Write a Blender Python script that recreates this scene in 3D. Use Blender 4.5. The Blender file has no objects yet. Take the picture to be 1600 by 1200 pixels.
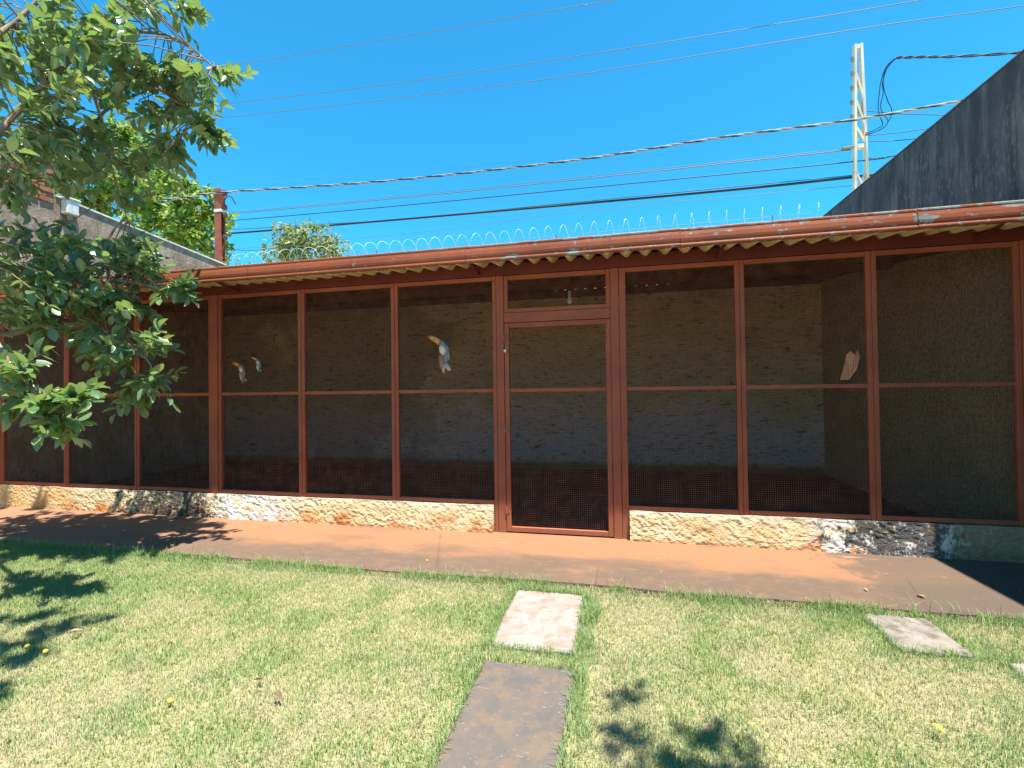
import bpy, math, random
import numpy as np
from mathutils import Vector, Matrix, Quaternion

random.seed(7)
rng = np.random.default_rng(7)
scene = bpy.context.scene
COL = scene.collection

# ------------------------------------------------------------------ camera
CAM = Vector((0, 0, 1.42))
FPX = 725.9
yaw, pitch, roll = 0.2175, 0.01337, -0.01314
fwd = Vector((-math.sin(yaw) * math.cos(pitch), math.cos(yaw) * math.cos(pitch), math.sin(pitch)))
r0 = Vector((math.cos(yaw), math.sin(yaw), 0))
u0 = r0.cross(fwd)
RX = r0 * math.cos(roll) + u0 * math.sin(roll)
UX = -r0 * math.sin(roll) + u0 * math.cos(roll)
cam_d = bpy.data.cameras.new('camera')
cam = bpy.data.objects.new('camera', cam_d)
COL.objects.link(cam)
cam_d.sensor_width = 36
cam_d.lens = FPX / 1600 * 36
cam_d.clip_end = 2000
cam_d.clip_start = 0.02
cam.matrix_world = Matrix((
    (RX.x, UX.x, -fwd.x, CAM.x), (RX.y, UX.y, -fwd.y, CAM.y), (RX.z, UX.z, -fwd.z, CAM.z), (0, 0, 0, 1)))
scene.camera = cam

# ------------------------------------------------------------------ world, sun, exposure
SUN = Vector((0.18, -0.148, 1.0)).normalized()
w = bpy.data.worlds.new('World')
scene.world = w
w.use_nodes = True
nt = w.node_tree
nt.nodes.clear()
sky = nt.nodes.new('ShaderNodeTexSky')
sky.sky_type = 'NISHITA'
sky.sun_disc = False
sky.sun_elevation = math.asin(SUN.z)
sky.sun_rotation = math.atan2(SUN.x, SUN.y)
sky.air_density = 1.0
sky.dust_density = 0.1
sky.ozone_density = 2.0
tint = nt.nodes.new('ShaderNodeMix')
tint.data_type = 'RGBA'
tint.blend_type = 'MULTIPLY'
tint.inputs[0].default_value = 1.0
tint.inputs[7].default_value = (0.17, 0.93, 1.12, 1)
bg = nt.nodes.new('ShaderNodeBackground')
bg.inputs[1].default_value = 0.100
wo = nt.nodes.new('ShaderNodeOutputWorld')
nt.links.new(sky.outputs[0], tint.inputs[6])
nt.links.new(tint.outputs[2], bg.inputs[0])
nt.links.new(bg.outputs[0], wo.inputs[0])

sun_d = bpy.data.lights.new('sun', 'SUN')
sun_d.energy = 5.0
sun_d.angle = math.radians(0.55)
sun_d.color = (1.0, 0.94, 0.83)
sun_o = bpy.data.objects.new('sun', sun_d)
COL.objects.link(sun_o)
sun_o.location = (3, -3, 15)
sun_o.rotation_euler = SUN.to_track_quat('Z', 'Y').to_euler()

scene.view_settings.view_transform = 'Standard'
scene.view_settings.look = 'None'
scene.view_settings.exposure = 1.32
scene.view_settings.gamma = 1
scene.view_settings.use_curve_mapping = False
scene.cycles.max_bounces = 10
scene.cycles.diffuse_bounces = 8
scene.cycles.transparent_max_bounces = 12


# ------------------------------------------------------------------ helpers
def pt(px, py, Y):
    """world point at depth Y (m in front of the lawn's viewpoint) from photo coordinates"""
    d = RX * ((px - 800) / FPX) + UX * ((600 - py) / FPX) + fwd
    return CAM + d * (Y / d.y)


class NM:
    """small material builder"""
    def __init__(s, name):
        s.m = bpy.data.materials.new(name)
        s.m.use_nodes = True
        s.t = s.m.node_tree
        s.t.nodes.clear()
        s.out = s.n('ShaderNodeOutputMaterial')
        s.geo = s.n('ShaderNodeNewGeometry')
        s.pos = s.geo.outputs['Position']

    def n(s, ty, **kw):
        o = s.t.nodes.new(ty)
        for k, v in kw.items():
            setattr(o, k, v)
        return o

    def l(s, a, b):
        s.t.links.new(a, b)

    def noise(s, scale, detail=4, rough=0.55, stretch=(1, 1, 1), off=(0, 0, 0), dist=0.0):
        mp = s.n('ShaderNodeMapping')
        s.l(s.pos, mp.inputs[0])
        mp.inputs[1].default_value = off
        mp.inputs[3].default_value = stretch
        t = s.n('ShaderNodeTexNoise')
        s.l(mp.outputs[0], t.inputs['Vector'])
        t.inputs['Scale'].default_value = scale
        t.inputs['Detail'].default_value = detail
        t.inputs['Roughness'].default_value = rough
        t.inputs['Distortion'].default_value = dist
        return t.outputs[0]

    def ramp(s, v, lo, hi):
        r = s.n('ShaderNodeMapRange')
        r.interpolation_type = 'SMOOTHSTEP'
        s.l(v, r.inputs[0])
        r.inputs[1].default_value = min(lo, hi)
        r.inputs[2].default_value = max(lo, hi)
        if lo > hi:
            r.inputs[3].default_value = 1
            r.inputs[4].default_value = 0
        return r.outputs[0]

    def axis(s, ax, lo, hi):
        x = s.n('ShaderNodeSeparateXYZ')
        s.l(s.pos, x.inputs[0])
        return s.ramp(x.outputs['XYZ'.index(ax)], lo, hi)

    def band(s, ax, a, b, c, d):
        return s.mul(s.axis(ax, a, b), s.axis(ax, d, c))

    def math(s, op, a, b):
        m = s.n('ShaderNodeMath', operation=op)
        for i, v in enumerate((a, b)):
            if isinstance(v, (int, float)):
                m.inputs[i].default_value = v
            else:
                s.l(v, m.inputs[i])
        return m.outputs[0]

    def mul(s, a, b):
        return s.math('MULTIPLY', a, b)

    def mix(s, f, a, b):
        m = s.n('ShaderNodeMix', data_type='RGBA')
        if isinstance(f, (int, float)):
            m.inputs[0].default_value = f
        else:
            s.l(f, m.inputs[0])
        for i, v in ((6, a), (7, b)):
            if isinstance(v, (tuple, list)):
                m.inputs[i].default_value = tuple(v) + (1,) if len(v) == 3 else v
            else:
                s.l(v, m.inputs[i])
        return m.outputs[2]

    def bsdf(s, color, rough=0.8, spec=0.3, metal=0.0, bump=None, bstr=0.5, bdist=0.01, trans=0.0, transcol=None):
        b = s.n('ShaderNodeBsdfPrincipled')
        if isinstance(color, (tuple, list)):
            b.inputs['Base Color'].default_value = tuple(color) + (1,)
        else:
            s.l(color, b.inputs['Base Color'])
        if isinstance(rough, (int, float)):
            b.inputs['Roughness'].default_value = rough
        else:
            s.l(rough, b.inputs['Roughness'])
        b.inputs['Specular IOR Level'].default_value = spec
        if isinstance(metal, (int, float)):
            b.inputs['Metallic'].default_value = metal
        else:
            s.l(metal, b.inputs['Metallic'])
        if bump is not None:
            bp = s.n('ShaderNodeBump')
            bp.inputs['Strength'].default_value = bstr
            bp.inputs['Distance'].default_value = bdist
            s.l(bump, bp.inputs['Height'])
            s.l(bp.outputs[0], b.inputs['Normal'])
        sh = b.outputs[0]
        if trans > 0:
            tr = s.n('ShaderNodeBsdfTranslucent')
            c = transcol if transcol is not None else color
            if isinstance(c, (tuple, list)):
                tr.inputs[0].default_value = tuple(c) + (1,)
            else:
                s.l(c, tr.inputs[0])
            mx = s.n('ShaderNodeMixShader')
            mx.inputs[0].default_value = trans
            s.l(sh, mx.inputs[1])
            s.l(tr.outputs[0], mx.inputs[2])
            sh = mx.outputs[0]
        s.l(sh, s.out.inputs[0])
        return s.m


class MB:
    """mesh builder: collects shapes, links them as ONE object"""
    def __init__(s):
        s.v, s.f, s.sm = [], [], False

    def box(s, a, b, bev=0.0):
        x0, y0, z0 = a
        x1, y1, z1 = b
        if bev <= 0:
            n = len(s.v)
            s.v += [(x, y, z) for z in (z0, z1) for y in (y0, y1) for x in (x0, x1)]
            s.f += [tuple(n + i for i in q) for q in ((0, 2, 3, 1), (4, 5, 7, 6), (0, 1, 5, 4), (2, 6, 7, 3), (0, 4, 6, 2), (1, 3, 7, 5))]
            return s
        e = bev
        # chamfered box: prism rings
        pr = [(x0 + e, y0), (x1 - e, y0), (x1, y0 + e), (x1, y1 - e), (x1 - e, y1), (x0 + e, y1), (x0, y1 - e), (x0, y0 + e)]
        n = len(s.v)
        for z, k in ((z0, e), (z0 + e, 0), (z1 - e, 0), (z1, e)):
            for (x, y) in pr:
                cx, cy = (x0 + x1) / 2, (y0 + y1) / 2
                s.v.append((x + (k if x < cx else -k), y + (k if y < cy else -k), z))
        for r in range(3):
            for i in range(8):
                j = (i + 1) % 8
                s.f.append((n + r * 8 + i, n + r * 8 + j, n + r * 8 + 8 + j, n + r * 8 + 8 + i))
        s.f.append(tuple(n + i for i in reversed(range(8))))
        s.f.append(tuple(n + 24 + i for i in range(8)))
        return s

    def tube(s, P, R, k=8, cap=True, flat=None):
        """tube along points P with radii R; flat = (unit vector, factor) squashes the section along a direction"""
        P = [Vector(p) for p in P]
        if isinstance(R, (int, float)):
            R = [R] * len(P)
        n0 = len(s.v)
        T = []
        for i in range(len(P)):
            a = P[max(i - 1, 0)]
            b = P[min(i + 1, len(P) - 1)]
            T.append((b - a).normalized())
        ref = Vector((0, 0, 1)) if abs(T[0].z) < 0.9 else Vector((1, 0, 0))
        U = T[0].cross(ref).normalized()
        for i, p in enumerate(P):
            U = (U - T[i] * U.dot(T[i])).normalized()
            V = T[i].cross(U)
            for j in range(k):
                a = 2 * math.pi * j / k
                o = (U * math.cos(a) + V * math.sin(a)) * R[i]
                if flat:
                    d, fct = flat
                    o = o - d * (o.dot(d) * (1 - fct))
                s.v.append(tuple(p + o))
        for i in range(len(P) - 1):
            for j in range(k):
                j2 = (j + 1) % k
                a = n0 + i * k
                s.f.append((a + j, a + j2, a + k + j2, a + k + j))
        if cap:
            s.f.append(tuple(n0 + j for j in reversed(range(k))))
            s.f.append(tuple(n0 + (len(P) - 1) * k + j for j in range(k)))
        return s

    def ball(s, c, r, seg=12, rings=8):
        c = Vector(c)
        rx, ry, rz = (r, r, r) if isinstance(r, (int, float)) else r
        n = len(s.v)
        for i in range(1, rings):
            th = math.pi * i / rings
            for j in range(seg):
                a = 2 * math.pi * j / seg
                s.v.append((c.x + rx * math.sin(th) * math.cos(a), c.y + ry * math.sin(th) * math.sin(a), c.z + rz * math.cos(th)))
        t = len(s.v)
        s.v += [(c.x, c.y, c.z + rz), (c.x, c.y, c.z - rz)]
        for i in range(rings - 2):
            for j in range(seg):
                j2 = (j + 1) % seg
                s.f.append((n + i * seg + j, n + (i + 1) * seg + j, n + (i + 1) * seg + j2, n + i * seg + j2))
        for j in range(seg):
            j2 = (j + 1) % seg
            s.f.append((t, n + j, n + j2))
            m = n + (rings - 2) * seg
            s.f.append((t + 1, m + j2, m + j))
        return s

    def prism(s, prof, x0, x1, axis='x'):
        """extrude a closed (y,z) profile along x"""
        n = len(s.v)
        k = len(prof)
        for x in (x0, x1):
            s.v += [(x, y, z) for (y, z) in prof]
        for i in range(k):
            j = (i + 1) % k
            s.f.append((n + i, n + j, n + k + j, n + k + i))
        s.f.append(tuple(n + i for i in reversed(range(k))))
        s.f.append(tuple(n + k + i for i in range(k)))
        return s

    def build(s, name, m, parent=None, smooth=False):
        me = bpy.data.meshes.new(name)
        me.from_pydata(s.v, [], s.f)
        me.materials.append(m)
        if smooth:
            me.polygons.foreach_set('use_smooth', [True] * len(me.polygons))
        me.update()
        return link(name, me, parent)


def link(name, me, parent=None):
    o = bpy.data.objects.new(name, me)
    COL.objects.link(o)
    if parent is not None:
        o.parent = parent
        # meshes are built in world coordinates; only a top-level Empty carries a location
        o.matrix_parent_inverse = parent.matrix_basis.inverted() if parent.parent is None else Matrix.Identity(4)
    return o


def fast_mesh(name, V, F, m, parent=None, cols=None, smooth=False):
    """numpy arrays -> mesh; F is (n,3) or (n,4)"""
    me = bpy.data.meshes.new(name)
    V = np.ascontiguousarray(V, dtype=np.float32)
    F = np.ascontiguousarray(F, dtype=np.int32)
    k = F.shape[1]
    me.vertices.add(len(V))
    me.vertices.foreach_set('co', V.ravel())
    me.loops.add(F.size)
    me.loops.foreach_set('vertex_index', F.ravel())
    me.polygons.add(len(F))
    me.polygons.foreach_set('loop_start', np.arange(0, F.size, k, dtype=np.int32))
    me.polygons.foreach_set('loop_total', np.full(len(F), k, dtype=np.int32))
    if smooth:
        me.polygons.foreach_set('use_smooth', np.ones(len(F), dtype=bool))
    me.update(calc_edges=True)
    me.validate()
    if cols is not None:
        a = me.color_attributes.new('tone', 'FLOAT_COLOR', 'POINT')
        c = np.ones((len(V), 4), dtype=np.float32)
        c[:, :3] = cols
        a.data.foreach_set('color', c.ravel())
    me.materials.append(m)
    return link(name, me, parent)


def tag(o, label=None, cat=None, group=None, kind=None):
    if label:
        o['label'] = label
    if cat:
        o['category'] = cat
    if group:
        o['group'] = group
    if kind:
        o['kind'] = kind
    return o


def empty(name, loc=(0, 0, 0)):
    o = bpy.data.objects.new(name, None)
    COL.objects.link(o)
    o.location = loc
    o.empty_display_size = 0.1
    return o


def vnoise(x, y, sc, seed=0):
    """cheap value noise in 0..1 (numpy)"""
    x = np.asarray(x) * sc + 1000.0
    y = np.asarray(y) * sc + 1000.0
    xi, yi = np.floor(x).astype(np.int64), np.floor(y).astype(np.int64)
    xf, yf = x - xi, y - yi
    xf, yf = xf * xf * (3 - 2 * xf), yf * yf * (3 - 2 * yf)

    def h(a, b):
        v = np.sin(a * 127.1 + b * 311.7 + seed * 74.7) * 43758.5453
        return v - np.floor(v)
    return (h(xi, yi) * (1 - xf) + h(xi + 1, yi) * xf) * (1 - yf) + (h(xi, yi + 1) * (1 - xf) + h(xi + 1, yi + 1) * xf) * yf


def fbm(x, y, sc, seed=0, o=3):
    t, a, n = 0, 1.0, 0
    for i in range(o):
        t = t + a * vnoise(x, y, sc * 2 ** i, seed + i)
        n += a
        a *= 0.5
    return t / n


# ------------------------------------------------------------------ materials
def paint_mat(name, base, dark, light, dust=True):
    q = NM(name)
    c = q.mix(q.ramp(q.noise(3.5, 5), 0.35, 0.7), base, dark)
    c = q.mix(q.mul(q.ramp(q.noise(14, 5, 0.65), 0.5, 0.75), 0.5), c, light)
    if dust:
        c = q.mix(q.mul(q.ramp(q.noise(60, 3), 0.58, 0.8), 0.25), c, (0.40, 0.2, 0.11))
        c = q.mix(q.mul(q.axis('Z', 0.42, 0.0), 0.35), c, (0.45, 0.22, 0.11))
    c = q.mix(q.ramp(q.noise(33, 5, 0.7, off=(4, 4, 4)), 0.66, 0.70), c, (0.13, 0.045, 0.028))
    c = q.mix(q.mul(q.ramp(q.noise(20, 5, 0.65, stretch=(1, 1, 0.08)), 0.55, 0.72), 0.4), c, dark)
    return q.bsdf(c, rough=0.6, spec=0.2, bump=q.noise(45, 4, stretch=(1, 1, 0.4)), bstr=0.15, bdist=0.004)


M_PAINT = paint_mat('red_oxide_paint', (0.36, 0.085, 0.045), (0.29, 0.066, 0.036), (0.41, 0.125, 0.07))
M_BEAM = paint_mat('beam_paint', (0.14, 0.027, 0.025), (0.11, 0.022, 0.021), (0.16, 0.038, 0.03), dust=False)
q = NM('painted_wire')
M_WIRE = q.bsdf(q.mix(q.ramp(q.noise(9, 4), 0.4, 0.65), (0.15, 0.055, 0.035), (0.27, 0.12, 0.075)), rough=0.6)

# gutter: oxide paint flaking off grey zinc
q = NM('flaking_gutter_paint')
base = q.mix(q.ramp(q.noise(2.2, 5, stretch=(0.5, 1, 1)), 0.35, 0.7), (0.28, 0.075, 0.033), (0.21, 0.055, 0.028))
base = q.mix(q.mul(q.ramp(q.noise(25, 4, stretch=(0.3, 1, 1)), 0.5, 0.75), 0.5), base, (0.33, 0.10, 0.05))
base = q.mix(q.mul(q.axis('X', -2.5, -6), 0.4), base, (0.31, 0.10, 0.04))
zinc = q.mix(q.ramp(q.noise(30, 3), 0.4, 0.7), (0.17, 0.19, 0.20), (0.28, 0.25, 0.21))
nn = q.noise(7.0, 5, 0.6, stretch=(0.55, 1, 1), off=(3.1, 0, 0))
area = q.axis('X', -4.0, 1.5)
thr = q.math('SUBTRACT', nn, q.math('MULTIPLY', q.math('SUBTRACT', 1.0, area), 0.10))
big = q.ramp(thr, 0.585, 0.60)
fine = q.ramp(q.math('SUBTRACT', q.noise(24, 4, 0.6, stretch=(0.6, 1, 1)), q.mul(q.math('SUBTRACT', 1.0, area), 0.08)), 0.615, 0.63)
lip = q.mul(q.axis('Z', 2.765, 2.778), q.ramp(q.noise(3.0, 4, stretch=(1, 0.1, 0.1)), 0.52, 0.56))
patch = q.ramp(q.math('ADD', q.mul(q.band('X', 2.75, 2.95, 3.2, 3.3), q.axis('Z', 2.70, 2.785)), q.mul(q.math('SUBTRACT', q.noise(13, 5, 0.6), 0.5), 0.9)), 0.52, 0.55)
pm = q.math('MAXIMUM', q.math('MAXIMUM', q.math('MAXIMUM', big, fine), q.mul(lip, area)), q.mul(patch, q.axis('X', 2.7, 2.75)))
c = q.mix(pm, base, zinc)
c = q.mix(q.mul(q.ramp(q.noise(7, 3, stretch=(1.2, 1, 0.3)), 0.55, 0.75), 0.25), c, (0.12, 0.04, 0.03))
M_GUTTER = q.bsdf(c, rough=0.6, spec=0.2, bump=pm, bstr=0.5, bdist=-0.002)

# corrugated fibre cement
q = NM('fibre_cement')
c = q.mix(q.ramp(q.noise(5, 5), 0.35, 0.7), (0.50, 0.39, 0.24), (0.38, 0.28, 0.17))
c = q.mix(q.mul(q.ramp(q.math('ADD', q.axis('Y', 4.2, 4.8), q.mul(q.noise(9, 4), 0.3)), 0.62, 0.66), 0.85), c, (0.075, 0.055, 0.05))  # sheets darkened behind the eave: indoor shade put into the colour
c = q.mix(q.ramp(q.noise(18, 4), 0.62, 0.7), c, (0.16, 0.1, 0.06))
M_SHEET = q.bsdf(c, rough=0.9, spec=0.1, bump=q.noise(50, 4), bstr=0.3, bdist=0.003)

# rough plaster kerb
q = NM('kerb_plaster')
c = q.mix(q.ramp(q.noise(6, 5), 0.35, 0.65), (0.70, 0.49, 0.25), (0.74, 0.58, 0.36))
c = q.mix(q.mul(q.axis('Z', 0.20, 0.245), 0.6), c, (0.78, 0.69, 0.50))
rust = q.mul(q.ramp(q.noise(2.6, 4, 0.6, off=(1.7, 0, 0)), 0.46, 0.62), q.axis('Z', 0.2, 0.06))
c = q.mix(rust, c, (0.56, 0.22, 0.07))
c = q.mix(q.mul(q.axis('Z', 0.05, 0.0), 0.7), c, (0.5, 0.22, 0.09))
wh = q.math('MAXIMUM', q.band('X', -4.65, -4.4, -3.9, -3.2), q.band('X', 1.5, 1.9, 2.5, 2.9))
c = q.mix(q.mul(wh, q.ramp(q.noise(9, 4), 0.3, 0.55)), c, (0.72, 0.68, 0.63))
bl = q.math('MAXIMUM', q.band('X', -6.9, -5.3, -4.9, -4.0), q.band('X', 1.2, 2.3, 2.5, 3.0))
bm = q.ramp(q.math('ADD', q.noise(13, 7, 0.75, stretch=(1, 1, 0.6)), q.mul(bl, 0.32)), 0.68, 0.80)
c = q.mix(q.mul(bm, 0.92), c, (0.045, 0.045, 0.05))
c = q.mix(q.mul(q.ramp(q.noise(30, 6, 0.75, off=(0, 0, 4)), 0.56, 0.66), 0.55), c, (0.25, 0.13, 0.06))
c = q.mix(q.mul(q.ramp(q.math('ADD', q.noise(5, 5, 0.7, off=(8, 0, 0)), q.mul(q.axis('X', 2.3, 3.0), 0.35)), 0.62, 0.8), 0.8), c, (0.33, 0.17, 0.10))  # right end browned: its shade toned into the colour, with mottled stains
c = q.mix(q.mul(q.axis('X', -6.3, -7.0), 0.75), c, q.mix(q.ramp(q.noise(7, 5), 0.4, 0.6), (0.62, 0.33, 0.12), (0.55, 0.40, 0.2)))
M_KERB = q.bsdf(c, rough=0.95, spec=0.1, bump=q.noise(60, 7, 0.75), bstr=1.0, bdist=0.012)

# inner wall
q = NM('roughcast_inner')
c = q.mix(q.ramp(q.noise(2.5, 5, stretch=(0.5, 1, 1)), 0.3, 0.7), (0.76, 0.46, 0.28), (0.62, 0.38, 0.24))
low = q.mul(q.ramp(q.math('ADD', q.noise(1.3, 4), q.mul(q.axis('Z', 1.7, 0.5), 0.55)), 0.62, 0.95), q.axis('Z', 0.10, 0.20))
c = q.mix(q.mul(low, 0.8), c, (0.80, 0.50, 0.50))
c = q.mix(q.ramp(q.noise(15, 7, 0.75, stretch=(0.4, 0.4, 1.5)), 0.54, 0.63), c, (0.14, 0.095, 0.065))
c = q.mix(q.mul(q.ramp(q.noise(34, 5, 0.7, stretch=(0.4, 0.4, 1.6), off=(3, 1, 2)), 0.55, 0.66), 0.75), c, (0.11, 0.075, 0.05))
c = q.mix(q.ramp(q.noise(4.5, 6, 0.7, stretch=(0.6, 0.6, 1.4), off=(6, 0, 0)), 0.62, 0.70), c, (0.16, 0.11, 0.09))
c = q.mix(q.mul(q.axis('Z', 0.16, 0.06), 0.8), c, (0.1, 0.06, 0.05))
left_shade = q.ramp(q.math('ADD', q.noise(0.9, 5, 0.6, off=(2, 0, 1)), q.mul(q.axis('X', -1.5, -5.0), 0.35)), 0.62, 0.80)  # deep shade of the left bays put into the wall colour as blotches
c = q.mix(q.mul(left_shade, 0.5), c, (0.12, 0.085, 0.07))
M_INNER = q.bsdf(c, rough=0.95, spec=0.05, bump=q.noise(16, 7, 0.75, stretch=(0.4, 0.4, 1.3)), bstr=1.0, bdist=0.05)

# neighbour's dark weathered wall
q = NM('weathered_render')
c = q.mix(q.ramp(q.noise(7, 5, stretch=(1, 1, 0.25)), 0.3, 0.7), (0.15, 0.148, 0.16), (0.27, 0.255, 0.25))
c = q.mix(q.mul(q.ramp(q.noise(9, 5, 0.6, stretch=(1, 1, 0.10)), 0.50, 0.68), q.ramp(q.noise(1.5, 3), 0.3, 0.6)), c, (0.40, 0.37, 0.33))
c = q.mix(q.mul(q.ramp(q.noise(26, 6, 0.75, stretch=(1, 1, 0.3)), 0.48, 0.66), q.ramp(q.math('ADD', q.noise(1.1, 4), q.mul(q.axis('Z', 4.0, 3.1), 0.3)), 0.45, 0.7)), c, (0.46, 0.42, 0.36))
xx = q.n('ShaderNodeSeparateXYZ')
q.l(q.pos, xx.inputs[0])
under = q.math('SUBTRACT', xx.outputs[2], q.mul(q.math('SUBTRACT', xx.outputs[1], 4.2), 0.128))
c = q.mix(q.mul(q.ramp(under, 2.68, 2.62), q.axis('Y', 4.52, 4.56)), c, q.mix(q.ramp(q.noise(26, 8, 0.8), 0.42, 0.66), (0.80, 0.52, 0.32), (0.32, 0.20, 0.12)))
M_DARKWALL = q.bsdf(c, rough=0.95, spec=0.05, bump=q.noise(20, 8, 0.8), bstr=1.0, bdist=0.07)

# boundary wall (left) and street wall
q = NM('grey_roughcast')
c = q.mix(q.ramp(q.noise(2.2, 6, 0.6), 0.3, 0.7), (0.60, 0.46, 0.36), (0.34, 0.25, 0.19))
c = q.mix(q.mul(q.ramp(q.noise(12, 6, 0.7, stretch=(1, 1, 0.3)), 0.5, 0.66), 0.7), c, (0.66, 0.58, 0.50))
c = q.mix(q.ramp(q.noise(5, 5, 0.7, stretch=(1, 1, 0.4)), 0.60, 0.7), c, (0.10, 0.09, 0.09))
M_GREY = q.bsdf(c, rough=0.95, spec=0.05, bump=q.noise(14, 8, 0.8), bstr=1.0, bdist=0.09)
q = NM('white_coping')
M_COPING = q.bsdf(q.mix(q.ramp(q.noise(8, 4), 0.4, 0.7), (0.75, 0.72, 0.66), (0.5, 0.45, 0.38)), rough=0.9)
q = NM('clay_brick')
M_BRICK = q.bsdf(q.mix(q.ramp(q.noise(6, 4), 0.35, 0.65), (0.30, 0.12, 0.06), (0.36, 0.17, 0.10)), rough=0.95, spec=0.05,
                 bump=q.noise(60, 4), bstr=0.6, bdist=0.01)

# walkway
q = NM('dusty_concrete')
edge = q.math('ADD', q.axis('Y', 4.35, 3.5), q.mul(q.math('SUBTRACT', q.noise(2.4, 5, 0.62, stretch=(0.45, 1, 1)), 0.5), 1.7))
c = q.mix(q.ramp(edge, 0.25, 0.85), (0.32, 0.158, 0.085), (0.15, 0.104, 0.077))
c = q.mix(q.mul(q.ramp(q.noise(14, 5, 0.65, stretch=(0.5, 1, 1)), 0.45, 0.7), 0.4), c, (0.255, 0.165, 0.11))
c = q.mix(q.mul(q.ramp(q.noise(1.7, 6, 0.68, stretch=(0.5, 1, 1), off=(7, 3, 0)), 0.48, 0.68), 0.6), c, (0.17, 0.105, 0.075))
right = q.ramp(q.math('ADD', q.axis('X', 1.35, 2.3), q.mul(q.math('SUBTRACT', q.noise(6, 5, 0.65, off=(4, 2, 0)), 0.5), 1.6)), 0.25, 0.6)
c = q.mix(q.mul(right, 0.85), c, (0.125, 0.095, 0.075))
c = q.mix(q.ramp(q.noise(3, 5, 0.65, stretch=(0.6, 2, 1), off=(9, 0, 0)), 0.62, 0.72), c, (0.36, 0.22, 0.14))
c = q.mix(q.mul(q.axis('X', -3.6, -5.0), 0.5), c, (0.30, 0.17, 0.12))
c = q.mix(q.ramp(q.noise(40, 3, 0.6), 0.68, 0.74), c, (0.48, 0.34, 0.23))
c = q.mix(q.ramp(q.noise(70, 4, 0.7, off=(1, 2, 0)), 0.62, 0.72), c, (0.13, 0.08, 0.055))
crack = q.n('ShaderNodeTexVoronoi', feature='DISTANCE_TO_EDGE')
mp = q.n('ShaderNodeMapping')
q.l(q.pos, mp.inputs[0])
mp.inputs[3].default_value = (0.45, 0.6, 0.5)
q.l(mp.outputs[0], crack.inputs['Vector'])
crack.inputs['Scale'].default_value = 0.9
c = q.mix(q.mul(q.ramp(crack.outputs['Distance'], 0.006, 0.0), q.mul(q.ramp(q.noise(2, 3), 0.45, 0.6), 0.6)), c, (0.12, 0.07, 0.05))
M_WALK = q.bsdf(c, rough=0.9, spec=0.15, bump=q.noise(34, 8, 0.78), bstr=0.9, bdist=0.016)


def slab_mat(name, a, b, stain, wet):
    q = NM(name)
    c = q.mix(q.ramp(q.noise(5, 6, 0.65), 0.35, 0.65), a, b)
    c = q.mix(q.mul(q.ramp(q.noise(9, 6, 0.7, off=(2, 5, 0)), 0.46, 0.62), 0.85), c, stain)
    c = q.mix(q.ramp(q.noise(3.5, 6, 0.7, off=(7, 1, 0)), 0.58, 0.72), c, stain)
    c = q.mix(q.ramp(q.noise(55, 4, 0.6, stretch=(0.6, 1.4, 1)), 0.63, 0.7), c, wet)
    return q.bsdf(c, rough=0.92, spec=0.15, bump=q.noise(60, 6, 0.7), bstr=0.6, bdist=0.006)


M_SLABW = slab_mat('pale_cement', (0.33, 0.295, 0.265), (0.26, 0.22, 0.195), (0.24, 0.175, 0.14), (0.13, 0.105, 0.09))
M_SLABG = slab_mat('worn_cement', (0.135, 0.112, 0.094), (0.105, 0.096, 0.09), (0.165, 0.12, 0.088), (0.22, 0.2, 0.18))
M_SLABR = slab_mat('mottled_cement', (0.19, 0.17, 0.145), (0.28, 0.255, 0.22), (0.11, 0.09, 0.075), (0.36, 0.32, 0.28))

# lawn soil
q = NM('lawn_soil')
c = q.mix(q.ramp(q.noise(2.2, 5, 0.6), 0.38, 0.62), (0.38, 0.33, 0.18), (0.28, 0.29, 0.12))
c = q.mix(q.ramp(q.noise(60, 5, 0.7), 0.45, 0.62), c, (0.47, 0.41, 0.24))
c = q.mix(q.ramp(q.noise(35, 5, 0.7, off=(5, 0, 0)), 0.60, 0.72), c, (0.16, 0.11, 0.06))
M_SOIL = q.bsdf(c, rough=1.0, spec=0.0, bump=q.noise(80, 5, 0.7), bstr=0.8, bdist=0.02)

q = NM('inner_floor')
c = q.mix(q.ramp(q.noise(2, 5), 0.35, 0.65), (0.17, 0.09, 0.065), (0.12, 0.065, 0.05))
M_FLOOR = q.bsdf(c, rough=0.9, spec=0.1)


def attr_mat(name, rough, spec, trans, mulc=(1, 1, 1)):
    q = NM(name)
    a = q.n('ShaderNodeAttribute', attribute_name='tone')
    return q.bsdf(a.outputs['Color'], rough=rough, spec=spec, trans=trans)


M_GRASS = attr_mat('grass_blades', 0.6, 0.25, 0.25)
M_FOL = attr_mat('far_leaves', 0.45, 0.4, 0.4)


def leaf_mat(name, a, b, back, trans):
    q = NM(name)
    oi = q.n('ShaderNodeObjectInfo')
    rnd = q.math('FRACT', q.math('ADD', q.mul(q.noise(2.3, 1, stretch=(1, 1, 1)), 3.1), oi.outputs['Random']), 0)
    c = q.mix(q.ramp(rnd, 0.0, 1.0), a, b)
    c = q.mix(q.ramp(q.noise(8, 3), 0.62, 0.75), c, (0.20, 0.21, 0.04))
    c2 = q.mix(q.geo.outputs['Backfacing'], c, back)
    return q.bsdf(c2, rough=0.33, spec=0.75, trans=trans, transcol=(0.24, 0.37, 0.07))


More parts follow.
